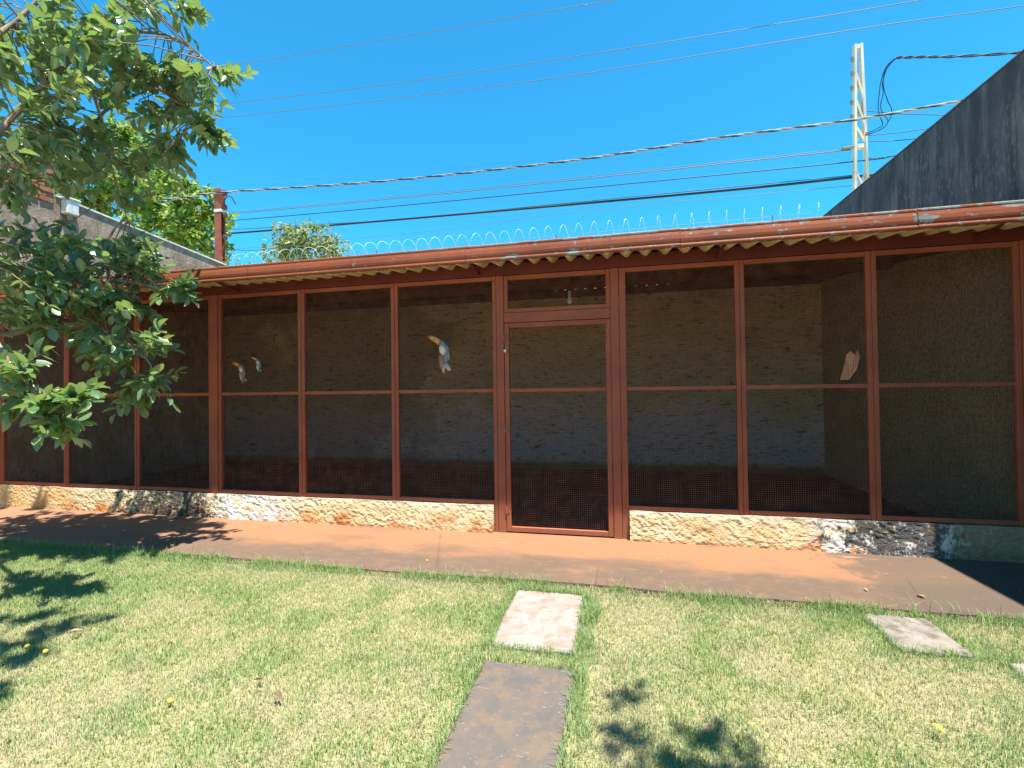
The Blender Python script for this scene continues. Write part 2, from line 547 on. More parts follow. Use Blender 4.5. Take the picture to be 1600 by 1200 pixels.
M_LEAF = leaf_mat('guava_leaf', (0.055, 0.15, 0.06), (0.18, 0.26, 0.10), (0.26, 0.32, 0.19), 0.36)
q = NM('yellowed_leaf')
M_LEAFY = q.bsdf((0.62, 0.42, 0.06), rough=0.5, trans=0.25)
q = NM('guava_bark')
M_BARK = q.bsdf(q.mix(q.ramp(q.noise(8, 4, stretch=(1, 1, 0.4)), 0.4, 0.65), (0.30, 0.22, 0.16), (0.16, 0.11, 0.08)), rough=0.8,
                bump=q.noise(30, 4), bstr=0.5, bdist=0.01)

q = NM('pole_concrete')
M_CONC = q.bsdf(q.mix(q.ramp(q.noise(4, 5, stretch=(1, 1, 0.3)), 0.35, 0.7), (0.72, 0.66, 0.57), (0.52, 0.46, 0.40)), rough=0.9)
q = NM('black_cable')
M_CABLE = q.bsdf((0.025, 0.03, 0.04), rough=0.5)
q = NM('grey_cable')
M_GCABLE = q.bsdf((0.13, 0.15, 0.18), rough=0.5)
q = NM('aluminium_strand')
M_ALU = q.bsdf((0.33, 0.33, 0.36), rough=0.5)
q = NM('galvanised')
M_GALV = q.bsdf((0.80, 0.80, 0.80), rough=0.5, metal=0.0)
q = NM('galvanised_dull')
M_GALVD = q.bsdf((0.16, 0.18, 0.2), rough=0.6)
q = NM('rust_post')
M_RUST = q.bsdf(q.mix(q.ramp(q.noise(6, 4), 0.4, 0.65), (0.34, 0.10, 0.06), (0.24, 0.08, 0.05)), rough=0.8)


def plain(name, c, rough=0.6, spec=0.4, var=0.25):
    q = NM(name)
    d = tuple(x * (1 - var) for x in c)
    return q.bsdf(q.mix(q.ramp(q.noise(25, 4), 0.35, 0.7), c, d), rough=rough, spec=spec)


# ------------------------------------------------------------------ setting: ground, lawn, walkway
WALK0, FAC = 3.43, 4.555
SLABS = [
    (-0.715, -0.235, 2.545, 3.275, 'white', 'pale whitish cement slab in the grass nearest the aviary door', M_SLABW),
    (-0.700, -0.225, 1.30, 2.40, 'brown', 'long brown-grey cement slab in the foreground grass', M_SLABG),
    (1.49, 1.84, 2.93, 3.34, 'mottled', 'mottled grey slab at the walkway edge right of the path', M_SLABR),
    (1.94, 2.50, 2.35, 2.90, 'far', 'pale slab cut by the right border of the photo', M_SLABR)]

# ground sheet with gentle unevenness near the lawn
n = 90
xs = np.concatenate([np.linspace(-300, -12, 8), np.linspace(-10, 8, n), np.linspace(12, 300, 8)])
ys = np.concatenate([np.linspace(-300, -8, 8), np.linspace(-6, 14, n), np.linspace(18, 300, 8)])
GX, GY = np.meshgrid(xs, ys)


def soil_z(x, y):
    return -0.03 + (fbm(x, y, 1.1, 3) - 0.5) * 0.03


GZ = np.where((np.abs(GX) < 11) & (GY < 3.4) & (GY > -7), soil_z(GX, GY), -0.06)
V = np.stack([GX.ravel(), GY.ravel(), GZ.ravel()], 1)
nx, ny = len(xs), len(ys)
i, j = np.meshgrid(np.arange(nx - 1), np.arange(ny - 1))
a = (j * nx + i).ravel()
F = np.stack([a, a + 1, a + nx + 1, a + nx], 1)
ground = fast_mesh('ground', V, F, M_SOIL, smooth=True)
tag(ground, 'sandy lawn soil with patches of dry straw', 'ground', kind='structure')

# walkway slab with slightly broken front edge
b = MB()
N = 160
xe = np.linspace(-8.3, 3.26, N)
ye = WALK0 + (fbm(xe, xe * 0, 1.6, 5) - 0.5) * 0.07
for k in range(N):
    b.v += [(xe[k], ye[k], -0.08), (xe[k], ye[k], -0.006), (xe[k], ye[k] + 0.012, 0.0), (xe[k], 4.62, 0.0)]
for k in range(N - 1):
    o = k * 4
    for r in range(3):
        b.f.append((o + r, o + 4 + r, o + 5 + r, o + 1 + r))
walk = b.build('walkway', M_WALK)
tag(walk, 'narrow cement walkway along the aviary, dusted with orange earth', 'walkway', kind='structure')


def slab(x0, x1, y0, y1, seed, label, m):
    b = MB()
    k = 10
    r = random.Random(seed)
    ring = []
    for i in range(k):
        ring.append((x0 + (x1 - x0) * i / k, y0))
    for i in range(k):
        ring.append((x1, y0 + (y1 - y0) * i / k))
    for i in range(k):
        ring.append((x1 - (x1 - x0) * i / k, y1))
    for i in range(k):
        ring.append((x0, y1 - (y1 - y0) * i / k))
    ring = [(x + r.uniform(-.011, .011), y + r.uniform(-.011, .011)) for x, y in ring]
    cx, cy = (x0 + x1) / 2, (y0 + y1) / 2
    n = len(ring)
    for ins, z in ((0, -0.07), (0, -0.016), (0.014, -0.007)):
        for x, y in ring:
            b.v.append((x - math.copysign(ins, x - cx), y - math.copysign(ins, y - cy), z))
    for lv in range(2):
        for i in range(n):
            j = (i + 1) % n
            b.f.append((lv * n + i, lv * n + j, lv * n + n + j, lv * n + n + i))
    b.f.append(tuple(2 * n + i for i in range(n)))
    return tag(b.build('paving_slab', m), label, 'paving slab', 'cement slabs laid in the lawn')


for i, (x0, x1, y0, y1, _, lab, m) in enumerate(SLABS):
    slab(x0, x1, y0, y1, i, lab, m)

# ------------------------------------------------------------------ boundary walls
WX = 3.268          # neighbour's wall face
b = MB()
b.box((WX, -3.0, -0.1), (WX + 0.22, 8.52, 4.10), 0.006)
nw = empty('neighbour_wall', (WX + 0.11, 4, 0))
b.build('wall', M_DARKWALL, nw)
b = MB()
b.box((WX - 0.004, -3.0, 4.102), (WX + 0.23, 8.52, 4.118))
b.build('coping', plain('dark_coping', (0.20, 0.13, 0.11), 0.9), nw)
tag(nw, 'tall dark weathered wall rising at the right above the aviary gutter', 'wall')

BY = 8.36           # back (street) wall face
sw = empty('street_wall', (-2.4, BY, 0))
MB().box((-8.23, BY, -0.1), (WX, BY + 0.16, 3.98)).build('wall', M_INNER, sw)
MB().box((-8.23, BY - 0.01, 3.982), (WX - 0.004, BY + 0.17, 4.0)).build('coping', M_COPING, sw)
tag(sw, 'roughcast back wall of the aviary, brown above and washed lilac below', 'wall')

LX = -8.25          # left boundary wall
lw = empty('boundary_wall', (LX, 5, 0))
b = MB()
# top falls slightly towards the street
n0 = 0
b.v += [(LX - 0.2, 5.36, -0.1), (LX, 5.36, -0.1), (LX, 8.52, -0.1), (LX - 0.2, 8.52, -0.1),
        (LX - 0.2, 5.36, 4.45), (LX, 5.36, 4.45), (LX, 8.52, 4.22), (LX - 0.2, 8.52, 4.22)]
b.f += [(0, 3, 2, 1), (4, 5, 6, 7), (0, 1, 5, 4), (1, 2, 6, 5), (2, 3, 7, 6), (3, 0, 4, 7)]
b.build('wall', M_GREY, lw)
b = MB()
b.v += [(LX - 0.22, 5.36, 4.452), (LX + 0.02, 5.36, 4.452), (LX + 0.02, 8.53, 4.222), (LX - 0.22, 8.53, 4.222),
        (LX - 0.22, 5.36, 4.48), (LX + 0.02, 5.36, 4.48), (LX + 0.02, 8.53, 4.25), (LX - 0.22, 8.53, 4.25)]
b.f += [(0, 3, 2, 1), (4, 5, 6, 7), (0, 1, 5, 4), (1, 2, 6, 5), (2, 3, 7, 6), (3, 0, 4, 7)]
b.build('coping', M_COPING, lw)
b = MB()
b.box((LX - 0.2, -3, -0.1), (LX + 0.004, 5.355, 4.95))
b.build('raised_wall', M_GREY, lw)
bm = MB().box((-0.012, -0.088, -0.031), (0.014, 0.088, 0.031), 0.004)
first = None
for row in range(9):
    for k in range(7):
        y = 5.24 - k * 0.19 - (row % 2) * 0.095
        z = 4.36 + row * 0.072
        if first is None:
            first = bm.build('brick', M_BRICK, lw)
            o = first
        else:
            o = first.copy()
            COL.objects.link(o)
            o.parent = lw
        o.matrix_parent_inverse = Matrix.Identity(4)
        o.location = (0.006 + random.uniform(0, 0.012), y - 5, z)
        o.rotation_euler = (random.uniform(-.03, .03), 0, random.uniform(-.03, .03))
tag(lw, 'grey roughcast side wall with white coping and bare bricks behind the tree', 'wall')
dp = empty('drain_box', (LX + 0.08, 5.50, 4.40))
MB().box((LX + 0.003, 5.43, 4.22), (LX + 0.13, 5.60, 4.44), 0.012).build('box', plain('drain_white', (0.72, 0.70, 0.66), 0.6), dp)
MB().box((LX + 0.02, 5.40, 4.442), (LX + 0.145, 5.62, 4.465), 0.006).build('lid', plain('drain_lid', (0.78, 0.76, 0.72), 0.6), dp)
MB().tube([(LX + 0.06, 5.515, 4.22), (LX + 0.06, 5.515, 4.14)], 0.035, 10).build('spout', plain('drain_spout', (0.3, 0.26, 0.22), 0.7), dp)
tag(dp, 'small white drain box fixed to the grey side wall by the bare bricks', 'drain box')

# ------------------------------------------------------------------ aviary
av = empty('aviary', (-2.4, FAC, 0))
tag(av, 'long low aviary with rust-red metal frames and wire mesh under corrugated roof', 'aviary')
Y0 = FAC


def kerb(x0, x1):
    nx = int((x1 - x0) / 0.011)
    nz = 24
    X = np.linspace(x0, x1, nx)
    b = MB()
    sec = [(0.0, i / nz * 0.268) for i in range(nz + 1)]
    P = []
    for x in X:
        row = []
        for (_, z) in sec:
            d = (fbm(x, z, 4, 1) - 0.5) * 0.02 + (fbm(x * 0.9 + z * 0.5, z * 1.2, 38, 4, 4) - 0.5) * 0.019 * (0.2 + 1.6 * fbm(x, z, 4.3, 8))
            edge = min(1, (0.268 - z) / 0.03 + 0.25)
            dz = 0.0
            if z > 0.2:
                dz = (fbm(x, 0, 5, 9) - 0.5) * 0.012
            row.append((x, Y0 - 0.035 - 0.04 * (1 - z / 0.268) - d * edge, z + dz * (z / 0.268)))
        row.append((x, Y0 + 0.12, row[-1][2]))
        row.append((x, Y0 + 0.12, 0.0))
        P.append(row)
    k = len(P[0])
    for row in P:
        b.v += row
    for i in range(nx - 1):
        for j in range(k - 1):
            b.f.append((i * k + j, (i + 1) * k + j, (i + 1) * k + j + 1, i * k + j + 1))
    b.f.append(tuple(reversed(range(k))))
    b.f.append(tuple((nx - 1) * k + j for j in range(k)))
    return b.build('kerb_wall', M_KERB, av)


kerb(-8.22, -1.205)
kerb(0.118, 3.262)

# floor inside
MB().box((-8.22, Y0 + 0.13, -0.05), (WX - 0.003, BY - 0.003, 0.0)).build('floor', M_FLOOR, av)

ZB, ZM0, ZM1, ZM2, ZM3 = 0.272, 0.315, 1.402, 1.438, 2.532
PD0, PD1 = Y0 - 0.020, Y0 + 0.022
posts = [(-7.96, -7.87), (-6.84, -6.76), (-5.72, -5.642), (-3.441, -3.357), (-2.313, -2.231), (1.076, 1.156), (2.118, 2.197)]


def post(x0, x1, z0=ZB, z1=2.575):
    b = MB()
    mid = (x0 + x1) / 2
    b.box((x0, PD0, z0), (mid - 0.0018, PD1, z1), 0.003)
    b.box((mid + 0.0018, PD0, z0), (x1, PD1, z1), 0.003)
    b.box((mid - 0.0018, PD0 + 0.012, z0 + .004), (mid + 0.0018, PD1 - .004, z1 - .004))
    return b.build('post', M_PAINT, av)


for p in posts:
    post(*p)
b = MB()
b.box((-4.635, PD0, ZB), (-4.597, PD1, 2.575), 0.003)
b.box((-4.594, PD0 - 0.012, 0.262), (-4.503, PD1 + 0.06, 2.575), 0.005)
b.box((-4.500, PD0, ZB), (-4.462, PD1, 2.575), 0.003)
b.build('post', M_PAINT, av)
b = MB()
b.box((3.167, PD0, ZB), (3.205, PD1, 2.575), 0.003)
b.box((3.208, PD0 - 0.012, 0.0), (3.262, PD1 + 0.05, 2.575), 0.004)
b.build('post', M_PAINT, av)
# door jambs
b = MB()
b.box((-1.197, PD0, 0.0), (-1.158, PD1, 2.575), 0.003)
b.box((-1.155, PD0 - 0.006, 0.0), (-1.079, PD1 + 0.04, 2.575), 0.004)
b.build('door_jamb', M_PAINT, av)
b = MB()
b.box((-0.027, PD0 - 0.006, 0.0), (0.050, PD1 + 0.04, 2.575), 0.004)
b.box((0.053, PD0, 0.0), (0.113, PD1, 2.575), 0.003)
b.build('door_jamb', M_PAINT, av)

bays = [(-7.87, -6.84), (-6.76, -5.72), (-5.642, -4.635), (-4.462, -3.441), (-3.357, -2.313), (-2.231, -1.197), (0.113, 1.076), (1.156, 2.118), (2.197, 3.167)]
G = 0.001
RD0, RD1 = Y0 - 0.017, Y0 + 0.018
for (x0, x1) in bays:
    MB().box((x0 + G, RD0, ZB + 0.004), (x1 - G, RD1, ZM0), 0.003).build('bottom_rail', M_PAINT, av)
    MB().box((x0 + G, RD0, ZM1), (x1 - G, RD1, ZM2), 0.003).build('middle_rail', M_PAINT, av)
    MB().box((x0 + G, RD0, ZM3), (x1 - G, RD1, 2.573), 0.003).build('top_rail', M_PAINT, av)


def mesh_panel(x0, x1, z0, z1, parent, pitch=0.0188, wire=0.00115):
    """woven square mesh: every wire is a thin three-sided bar"""
    V, F = [], []
    n = 0
    ym = Y0 + 0.004
    ph = random.random() * pitch

    def bar(p, q, ax):
        nonlocal n
        r = wire
        if ax == 'z':
            o = [(-r, -r, 0), (r, -r, 0), (0, r, 0)]
        else:
            o = [(0, -r, -r), (0, -r, r), (0, r, 0)]
        for e in (p, q):
            for d in o:
                V.append((e[0] + d[0], e[1] + d[1], e[2] + d[2]))
        for i in range(3):
            j = (i + 1) % 3
            F.append((n + i, n + j, n + 3 + j, n + 3 + i))
        n += 6
    # slight sag: wires are split in two with a random bow
    x = x0 + ph
    while x < x1:
        bow = random.uniform(-.0012, .0012)
        zm = (z0 + z1) / 2
        bar((x, ym, z0), (x + bow, ym, zm), 'z')
        bar((x + bow, ym, zm), (x, ym, z1), 'z')
        x += pitch
    z = z0 + ph
    while z < z1:
        bow = random.uniform(-.0012, .0012)
        xm = (x0 + x1) / 2
        bar((x0, ym + 0.0025, z), (xm, ym + 0.0025, z + bow), 'x')
        bar((xm, ym + 0.0025, z + bow), (x1, ym + 0.0025, z), 'x')
        z += pitch
    o = fast_mesh('wire_mesh', np.array(V), np.array(F), M_WIRE, parent)
    o['kind'] = 'stuff'
    return o


for (x0, x1) in bays:
    mesh_panel(x0, x1, ZM0, ZM1, av)
    mesh_panel(x0, x1, ZM2, ZM3, av)

# transom over the door
MB().box((-1.077, PD0 - 0.002, 2.098), (-0.029, PD1 + 0.02, 2.196), 0.004).build('door_header', M_PAINT, av)
b = MB()
b.box((-1.076, RD0, 2.199), (-1.036, RD1, 2.572), 0.003)
b.box((-0.070, RD0, 2.199), (-0.030, RD1, 2.572), 0.003)
b.box((-1.035, RD0 + .002, 2.199), (-0.071, RD1, 2.238), 0.003)
b.box((-1.035, RD0 + .002, 2.528), (-0.071, RD1, 2.572), 0.003)
b.build('transom_frame', M_PAINT, av)
mesh_panel(-1.036, -0.07, 2.238, 2.528, av)

# door
dx0, dx1 = -1.074, -0.032
b = MB()
b.box((dx0, RD0 - 0.006, 0.012), (dx0 + 0.046, RD1, 2.092), 0.003)
b.box((dx1 - 0.046, RD0 - 0.006, 0.012), (dx1, RD1, 2.092), 0.003)
b.box((dx0 + 0.047, RD0 - 0.004, 0.012), (dx1 - 0.047, RD1, 0.060), 0.003)
b.box((dx0 + 0.047, RD0 - 0.004, 2.046), (dx1 - 0.047, RD1, 2.092), 0.003)
b.box((dx0 + 0.047, RD0 - 0.004, ZM1), (dx1 - 0.047, RD1, ZM2), 0.003)
door = b.build('door', M_PAINT, av)
mesh_panel(dx0 + 0.046, dx1 - 0.046, 0.060, ZM1, door)
mesh_panel(dx0 + 0.046, dx1 - 0.046, ZM2, 2.046, door)
MB().box((-1.115, RD0 - 0.016, 1.00), (-1.035, RD0 - 0.0075, 1.022), 0.002).build('latch', plain('latch_steel', (0.20, 0.12, 0.09), 0.6), door)
MK = plain('knob_steel', (0.75, 0.72, 0.68), 0.35)
b = MB()
b.tube([(-1.060, RD0 - 0.006, 1.815), (-1.060, RD0 - 0.03, 1.815)], 0.008, 8)
b.ball((-1.060, RD0 - 0.04, 1.815), 0.017, 10, 7)
b.build('knob', MK, door, smooth=True)
for z in (0.22, 1.05, 1.95):
    b = MB()
    b.tube([(-1.0765, RD0 - 0.011, z - 0.035), (-1.0765, RD0 - 0.011, z + 0.035)], 0.008, 8)
    b.box((-1.071, RD0 - 0.0095, z - 0.026), (-1.045, RD0 - 0.0065, z + 0.026))
    b.build('hinge', M_PAINT, door)

# beam over the frames and rafters behind
MB().box((-8.22, Y0 - 0.028, 2.578), (3.262, Y0 + 0.06, 2.700), 0.005).build('beam', M_BEAM, av)
MB().box((-8.22, BY - 0.09, 3.07), (3.262, BY - 0.004, 3.19), 0.004).build('purlin', M_BEAM, av)
MB().box((-8.22, 6.35, 2.815), (3.262, 6.43, 2.915), 0.004).build('purlin', M_BEAM, av)
for x in (-7.2, -4.55, -1.12, 1.1, 3.0):
    b = MB()
    b.v += [(x - .03, Y0 + 0.062, 2.59), (x + .03, Y0 + 0.062, 2.59), (x + .03, BY - 0.095, 3.06), (x - .03, BY - 0.095, 3.06),
            (x - .03, Y0 + 0.062, 2.66), (x + .03, Y0 + 0.062, 2.66), (x + .03, BY - 0.095, 3.13), (x - .03, BY - 0.095, 3.13)]
    b.f += [(0, 3, 2, 1), (4, 5, 6, 7), (0, 1, 5, 4), (1, 2, 6, 5), (2, 3, 7, 6), (3, 0, 4, 7)]
    b.build('rafter', M_BEAM, av)

# corrugated sheets: one mesh, copied along the eave
PITCH, AMP = 0.1746, 0.034
waves = 6
wdt = waves * PITCH
b = MB()
ns = waves * 10 + 3
ys_ = [4.196, 4.5, 5.4, 6.4, 7.4, BY - 0.005]


def roof_z(y):
    return 2.652 + (y - 4.2) * 0.128


for y in ys_:
    for i in range(ns):
        x = i / 10 * PITCH
        z = roof_z(y) + AMP * math.cos(2 * math.pi * x / PITCH + math.pi)
        b.v.append((x, y - Y0, z))
    for i in range(ns):
        x = i / 10 * PITCH
        z = roof_z(y) + AMP * math.cos(2 * math.pi * x / PITCH + math.pi) + 0.008
        b.v.append((x, y - Y0, z))
for r in range(len(ys_) - 1):
    o = r * 2 * ns
    for i in range(ns - 1):
        b.f.append((o + i, o + i + 1, o + 2 * ns + i + 1, o + 2 * ns + i))
        b.f.append((o + ns + i, o + 3 * ns + i, o + 3 * ns + i + 1, o + ns + i + 1))
for i in range(ns - 1):
    b.f.append((i, ns + i, ns + i + 1, i + 1))
    o = (len(ys_) - 1) * 2 * ns
    b.f.append((o + i, o + i + 1, o + ns + i + 1, o + ns + i))
sheet0 = None
x = -8.255
k = 0
while x < 3.15:
    if sheet0 is None:
        sheet0 = b.build('roof_sheet', M_SHEET, av, smooth=True)
        o = sheet0
    else:
        o = sheet0.copy()
        COL.objects.link(o)
        o.parent = av
    o.matrix_parent_inverse = Matrix.Identity(4)
    o.location = (x + 2.4, random.uniform(-0.006, 0.004), 0.0015 * (k % 2) + random.uniform(0, 0.002))
    x += wdt
    k += 1

# gutter: moulded profile, in lengths lapped at the joints
GY = 4.200


def gut_profile(d):
    return [(GY - 0.006 - d, 2.786), (GY + 0.000 - d, 2.793), (GY + 0.014, 2.793), (GY + 0.020, 2.780), (GY + 0.020, 2.70),
            (GY + 0.13, 2.70), (GY + 0.13, 2.692), (GY + 0.020, 2.692), (GY + 0.016, 2.636), (GY + 0.010, 2.629), (GY - 0.016 - d, 2.629),
            (GY - 0.019 - d, 2.634), (GY - 0.0205 - d, 2.643), (GY - 0.019 - d, 2.652), (GY - 0.014 - d, 2.660), (GY - 0.012 - d, 2.668),
            (GY - 0.017 - d, 2.680), (GY - 0.018 - d, 2.700), (GY - 0.013 - d, 2.735), (GY - 0.004 - d, 2.768), (GY - 0.007 - d, 2.775)]


joints = [-8.2, -5.9, -3.78, -2.56, -1.36, -0.02, 0.57, 2.32, 3.262]
for i in range(len(joints) - 1):
    b = MB()
    d = 0.003 if i % 2 else 0.0
    b.prism([(y, z + 0.001 * (i % 3 - 1)) for y, z in gut_profile(d)], joints[i] + 0.0015, joints[i + 1] - 0.0015)
    if i % 2:
        pass
    b.build('gutter_section', M_GUTTER, av)
# joint straps and rivets
for x in joints[1:-1]:
    b = MB()
    b.prism([(GY - 0.012, 2.768), (GY - 0.0235, 2.70), (GY - 0.0205, 2.70), (GY - 0.008, 2.768)], x - 0.004, x + 0.004)
    b.build('gutter_strap', M_GUTTER, av)
for x in (-6.7, -4.2, -1.33, 0.93, 2.9):
    b = MB()
    b.v += [(x - .012, GY + 0.02, 2.632), (x + .012, GY + 0.02, 2.632), (x + .012, Y0 - 0.03, 2.585), (x - .012, Y0 - 0.03, 2.585),
            (x - .012, GY + 0.02, 2.637), (x + .012, GY + 0.02, 2.637), (x + .012, Y0 - 0.03, 2.62), (x - .012, Y0 - 0.03, 2.62)]
    b.f += [(0, 3, 2, 1), (4, 5, 6, 7), (0, 1, 5, 4), (1, 2, 6, 5), (2, 3, 7, 6), (3, 0, 4, 7)]
    b.build('gutter_bracket', M_BEAM, av)

# ------------------------------------------------------------------ things hung on the aviary
MT_BEAK = plain('beak_orange', (0.68, 0.26, 0.07), 0.4)
MT_TIP = plain('beak_tip', (0.30, 0.12, 0.06), 0.4)
MT_BIB = plain('bib_white', (0.66, 0.52, 0.42), 0.4)
MT_BODY = plain('body_mauve', (0.26, 0.13, 0.115), 0.45)
MT_WING = plain('wing_rose', (0.30, 0.15, 0.13), 0.45)
MT_BACK = plain('back_bluegrey', (0.24, 0.18, 0.19), 0.45)
MT_TAIL = plain('tail_lilac', (0.48, 0.29, 0.28), 0.45)
MT_TEAL = plain('body_teal', (0.11, 0.17, 0.18), 0.45)
MT_EYE = plain('eye_dark', (0.03, 0.03, 0.03), 0.3)
FY = Vector((0, 1, 0))


def toucan(px, py, sc, body, wing, tail, label, rot=0.0):
    """ceramic toucan in relief; unit = zoomed photo pixels around the bird's middle"""
    c = pt(px, py, Y0 - 0.03)
    t = empty('toucan_plaque', c)
    u = 0.000735 * sc
    cr, sr = math.cos(rot), math.sin(rot)

    def P(x, y, d=0.0):
        X, Z = (x - 630) * u, -(y - 640) * u
        return (c.x + X * cr - Z * sr, c.y - d * sc, c.z + X * sr + Z * cr)

    def tub(pts, rad, fl=0.5, k=10, d=0.0):
        return MB().tube([P(x, y, d) for x, y in pts], [r * u for r in rad], k, flat=(FY, fl))
    tub([(660, 500), (690, 560), (690, 640), (675, 720), (665, 800)], [34, 52, 58, 46, 24], 0.45).build('body', body, t, True)
    tub([(590, 455), (625, 478), (648, 505), (655, 540)], [30, 44, 46, 34], 0.6, d=0.004).build('head', body, t, True)
    tub([(440, 385), (480, 398), (530, 425), (575, 455), (600, 478)], [22, 33, 40, 42, 38], 0.5, d=0.004).build('beak', MT_BEAK, t, True)
    tub([(408, 392), (425, 382), (446, 384), (456, 388)], [6, 16, 25, 28], 0.5, d=0.006).build('beak_tip', MT_TIP, t, True)
    tub([(612, 510), (635, 550), (650, 600), (655, 645)], [26, 50, 52, 22], 0.45, d=0.014).build('bib', MT_BIB, t, True)
    tub([(612, 640), (622, 700), (622, 770), (610, 825)], [28, 42, 34, 8], 0.4, d=0.012).build('wing', wing, t, True)
    tub([(715, 570), (728, 640), (738, 690), (725, 730)], [12, 20, 16, 6], 0.5, d=0.01).build('wing', MT_BACK, t, True)
    tub([(655, 770), (650, 830), (648, 880), (652, 905)], [30, 32, 20, 6], 0.4, d=0.006).build('tail', tail, t, True)
    tub([(685, 760), (705, 810), (735, 850), (760, 868)], [26, 32, 30, 10], 0.4, d=0.004).build('tail', tail, t, True)
    MB().ball(P(622, 484, 0.024), 8 * u, 8, 6).build('eye', MT_EYE, t, True)
    tag(t, label, 'bird ornament', 'toucan ornaments hung on the mesh')
    return t


toucan(691, 554, 1.0, MT_BACK, MT_WING, MT_TAIL, 'large orange-billed toucan ornament with white bib left of the aviary door')
toucan(377, 582, 0.66, MT_BODY, MT_TAIL, MT_BACK, 'middle-sized mauve toucan ornament beside the wide post', 0.12)
toucan(403, 570, 0.48, MT_TEAL, MT_BIB, MT_TEAL, 'smallest teal toucan ornament to the right of a mauve one', 0.10)

# made-up salmon card for an unidentified patch behind the right-hand mesh
c0 = pt(1329, 571, Y0 + 0.16)
M_MADE_UP_CARD = plain('made_up_salmon_card', (0.92, 0.34, 0.18), 0.7, var=0.1)
sc_ = 0.0053
prof = [(-17, -24), (-3, -24), (8, -6), (13, 14), (11, 27), (5, 17), (0, 24), (-6, 19), (-10, 2)]
b = MB()
for y in (-0.012, 0.0):
    for i, (x, z) in enumerate(prof):
        b.v.append((c0.x + x * sc_, c0.y + y + 0.006 * math.sin(i * 2.1), c0.z + z * sc_))
k = len(prof)
b.f.append(tuple(range(k)))
b.f.append(tuple(reversed(range(k, 2 * k))))
for i in range(k):
    j = (i + 1) % k
    b.f.append((i, k + i, k + j, j))
top = Vector(c0) + Vector((11 * sc_, -0.006, 27 * sc_))
made_up_card = empty('patch_card', c0)
b.build('card', M_MADE_UP_CARD, made_up_card)
MB().tube([top, (top.x + 0.02, top.y + 0.01, 2.58)], 0.0012, 5).build('string', plain('string', (0.2, 0.15, 0.12)), made_up_card)  # made-up string for the made-up card
tag(made_up_card, 'small salmon-pink made-up card for an unidentified patch behind the mesh at the right', 'ornament')  # made-up card; not known to be an ornament

# unlit bulb inside, above the door
cb = pt(890, 465, 5.3)
lb = empty('light_bulb', (cb.x, cb.y, roof_z(5.3) - 0.03))
zt = roof_z(5.3) - 0.03
q = NM('frosted_bulb')
M_BULB = q.bsdf((0.75, 0.73, 0.68), rough=0.15, spec=0.6)
MB().tube([(cb.x, cb.y, zt), (cb.x, cb.y, cb.z + 0.07)], 0.004, 6).build('cord', M_CABLE, lb)
MB().tube([(cb.x, cb.y, cb.z + 0.075), (cb.x, cb.y, cb.z + 0.02)], [0.016, 0.019], 10).build('socket', plain('socket', (0.6, 0.58, 0.52)), lb)
MB().tube([(cb.x, cb.y, cb.z + 0.02), (cb.x, cb.y, cb.z - 0.005), (cb.x, cb.y, cb.z - 0.035), (cb.x, cb.y, cb.z - 0.06), (cb.x, cb.y, cb.z - 0.072)],
          [0.014, 0.019, 0.031, 0.024, 0.006], 14).build('bulb', M_BULB, lb, True)
tag(lb, 'bare unlit bulb hanging under the roof behind the transom above the door', 'light bulb')

# ------------------------------------------------------------------ razor wire on the street wall
rz = empty('razor_wire', (-2.4, BY + 0.08, 4.0))
tag(rz, 'coil of galvanised razor wire along the top of the back wall', 'razor wire')
P, Rr = [], 0.205
turns = 41
pit = 0.275
for i in range(turns * 20 + 1):
    a = i / 20 * 2 * math.pi
    rr = Rr * (1 + 0.06 * math.sin(i * 0.013))
    P.append((-8.0 + pit * i / 20, BY + 0.08 + rr * math.sin(a), 4.205 + rr * math.cos(a)))
b = MB().tube(P, 0.0032, 4, flat=(Vector((1, 0, 0)), 0.7))
b.build('coil', M_GALV, rz)
b = MB()
for i in range(6, len(P), 5):
    p = Vector(P[i])
    t = (Vector(P[i]) - Vector(P[i - 1])).normalized()
    s = t.cross(Vector((1, 0, 0))).normalized()
    nn_ = len(b.v)
    e = Vector((1, 0, 0))
    for d in (t * 0.018 + s * 0.012, t * 0.018 - s * 0.012, -t * 0.018 + s * 0.012, -t * 0.018 - s * 0.012):
        b.v.append(tuple(p + d))
    b.v += [tuple(p + e * 0.002), tuple(p - e * 0.002)]
    o = nn_
    b.f += [(o, o + 1, o + 4), (o + 3, o + 2, o + 4), (o + 1, o, o + 5), (o + 2, o + 3, o + 5)]
bb = b.build('barbs', M_GALV, rz)
bb['kind'] = 'stuff'
MB().tube([(-8.2, BY + 0.08, 4.24), (-2, BY + 0.08, 4.225), (3.2, BY + 0.08, 4.25)], 0.004, 5).build('tension_wire', M_GALVD, rz)
for x in (-8.1, -4.6, -1.0, 2.6):
    MB().box((x - .008, BY + 0.072, 4.001), (x + .008, BY + 0.088, 4.27)).build('stake', M_GALVD, rz)

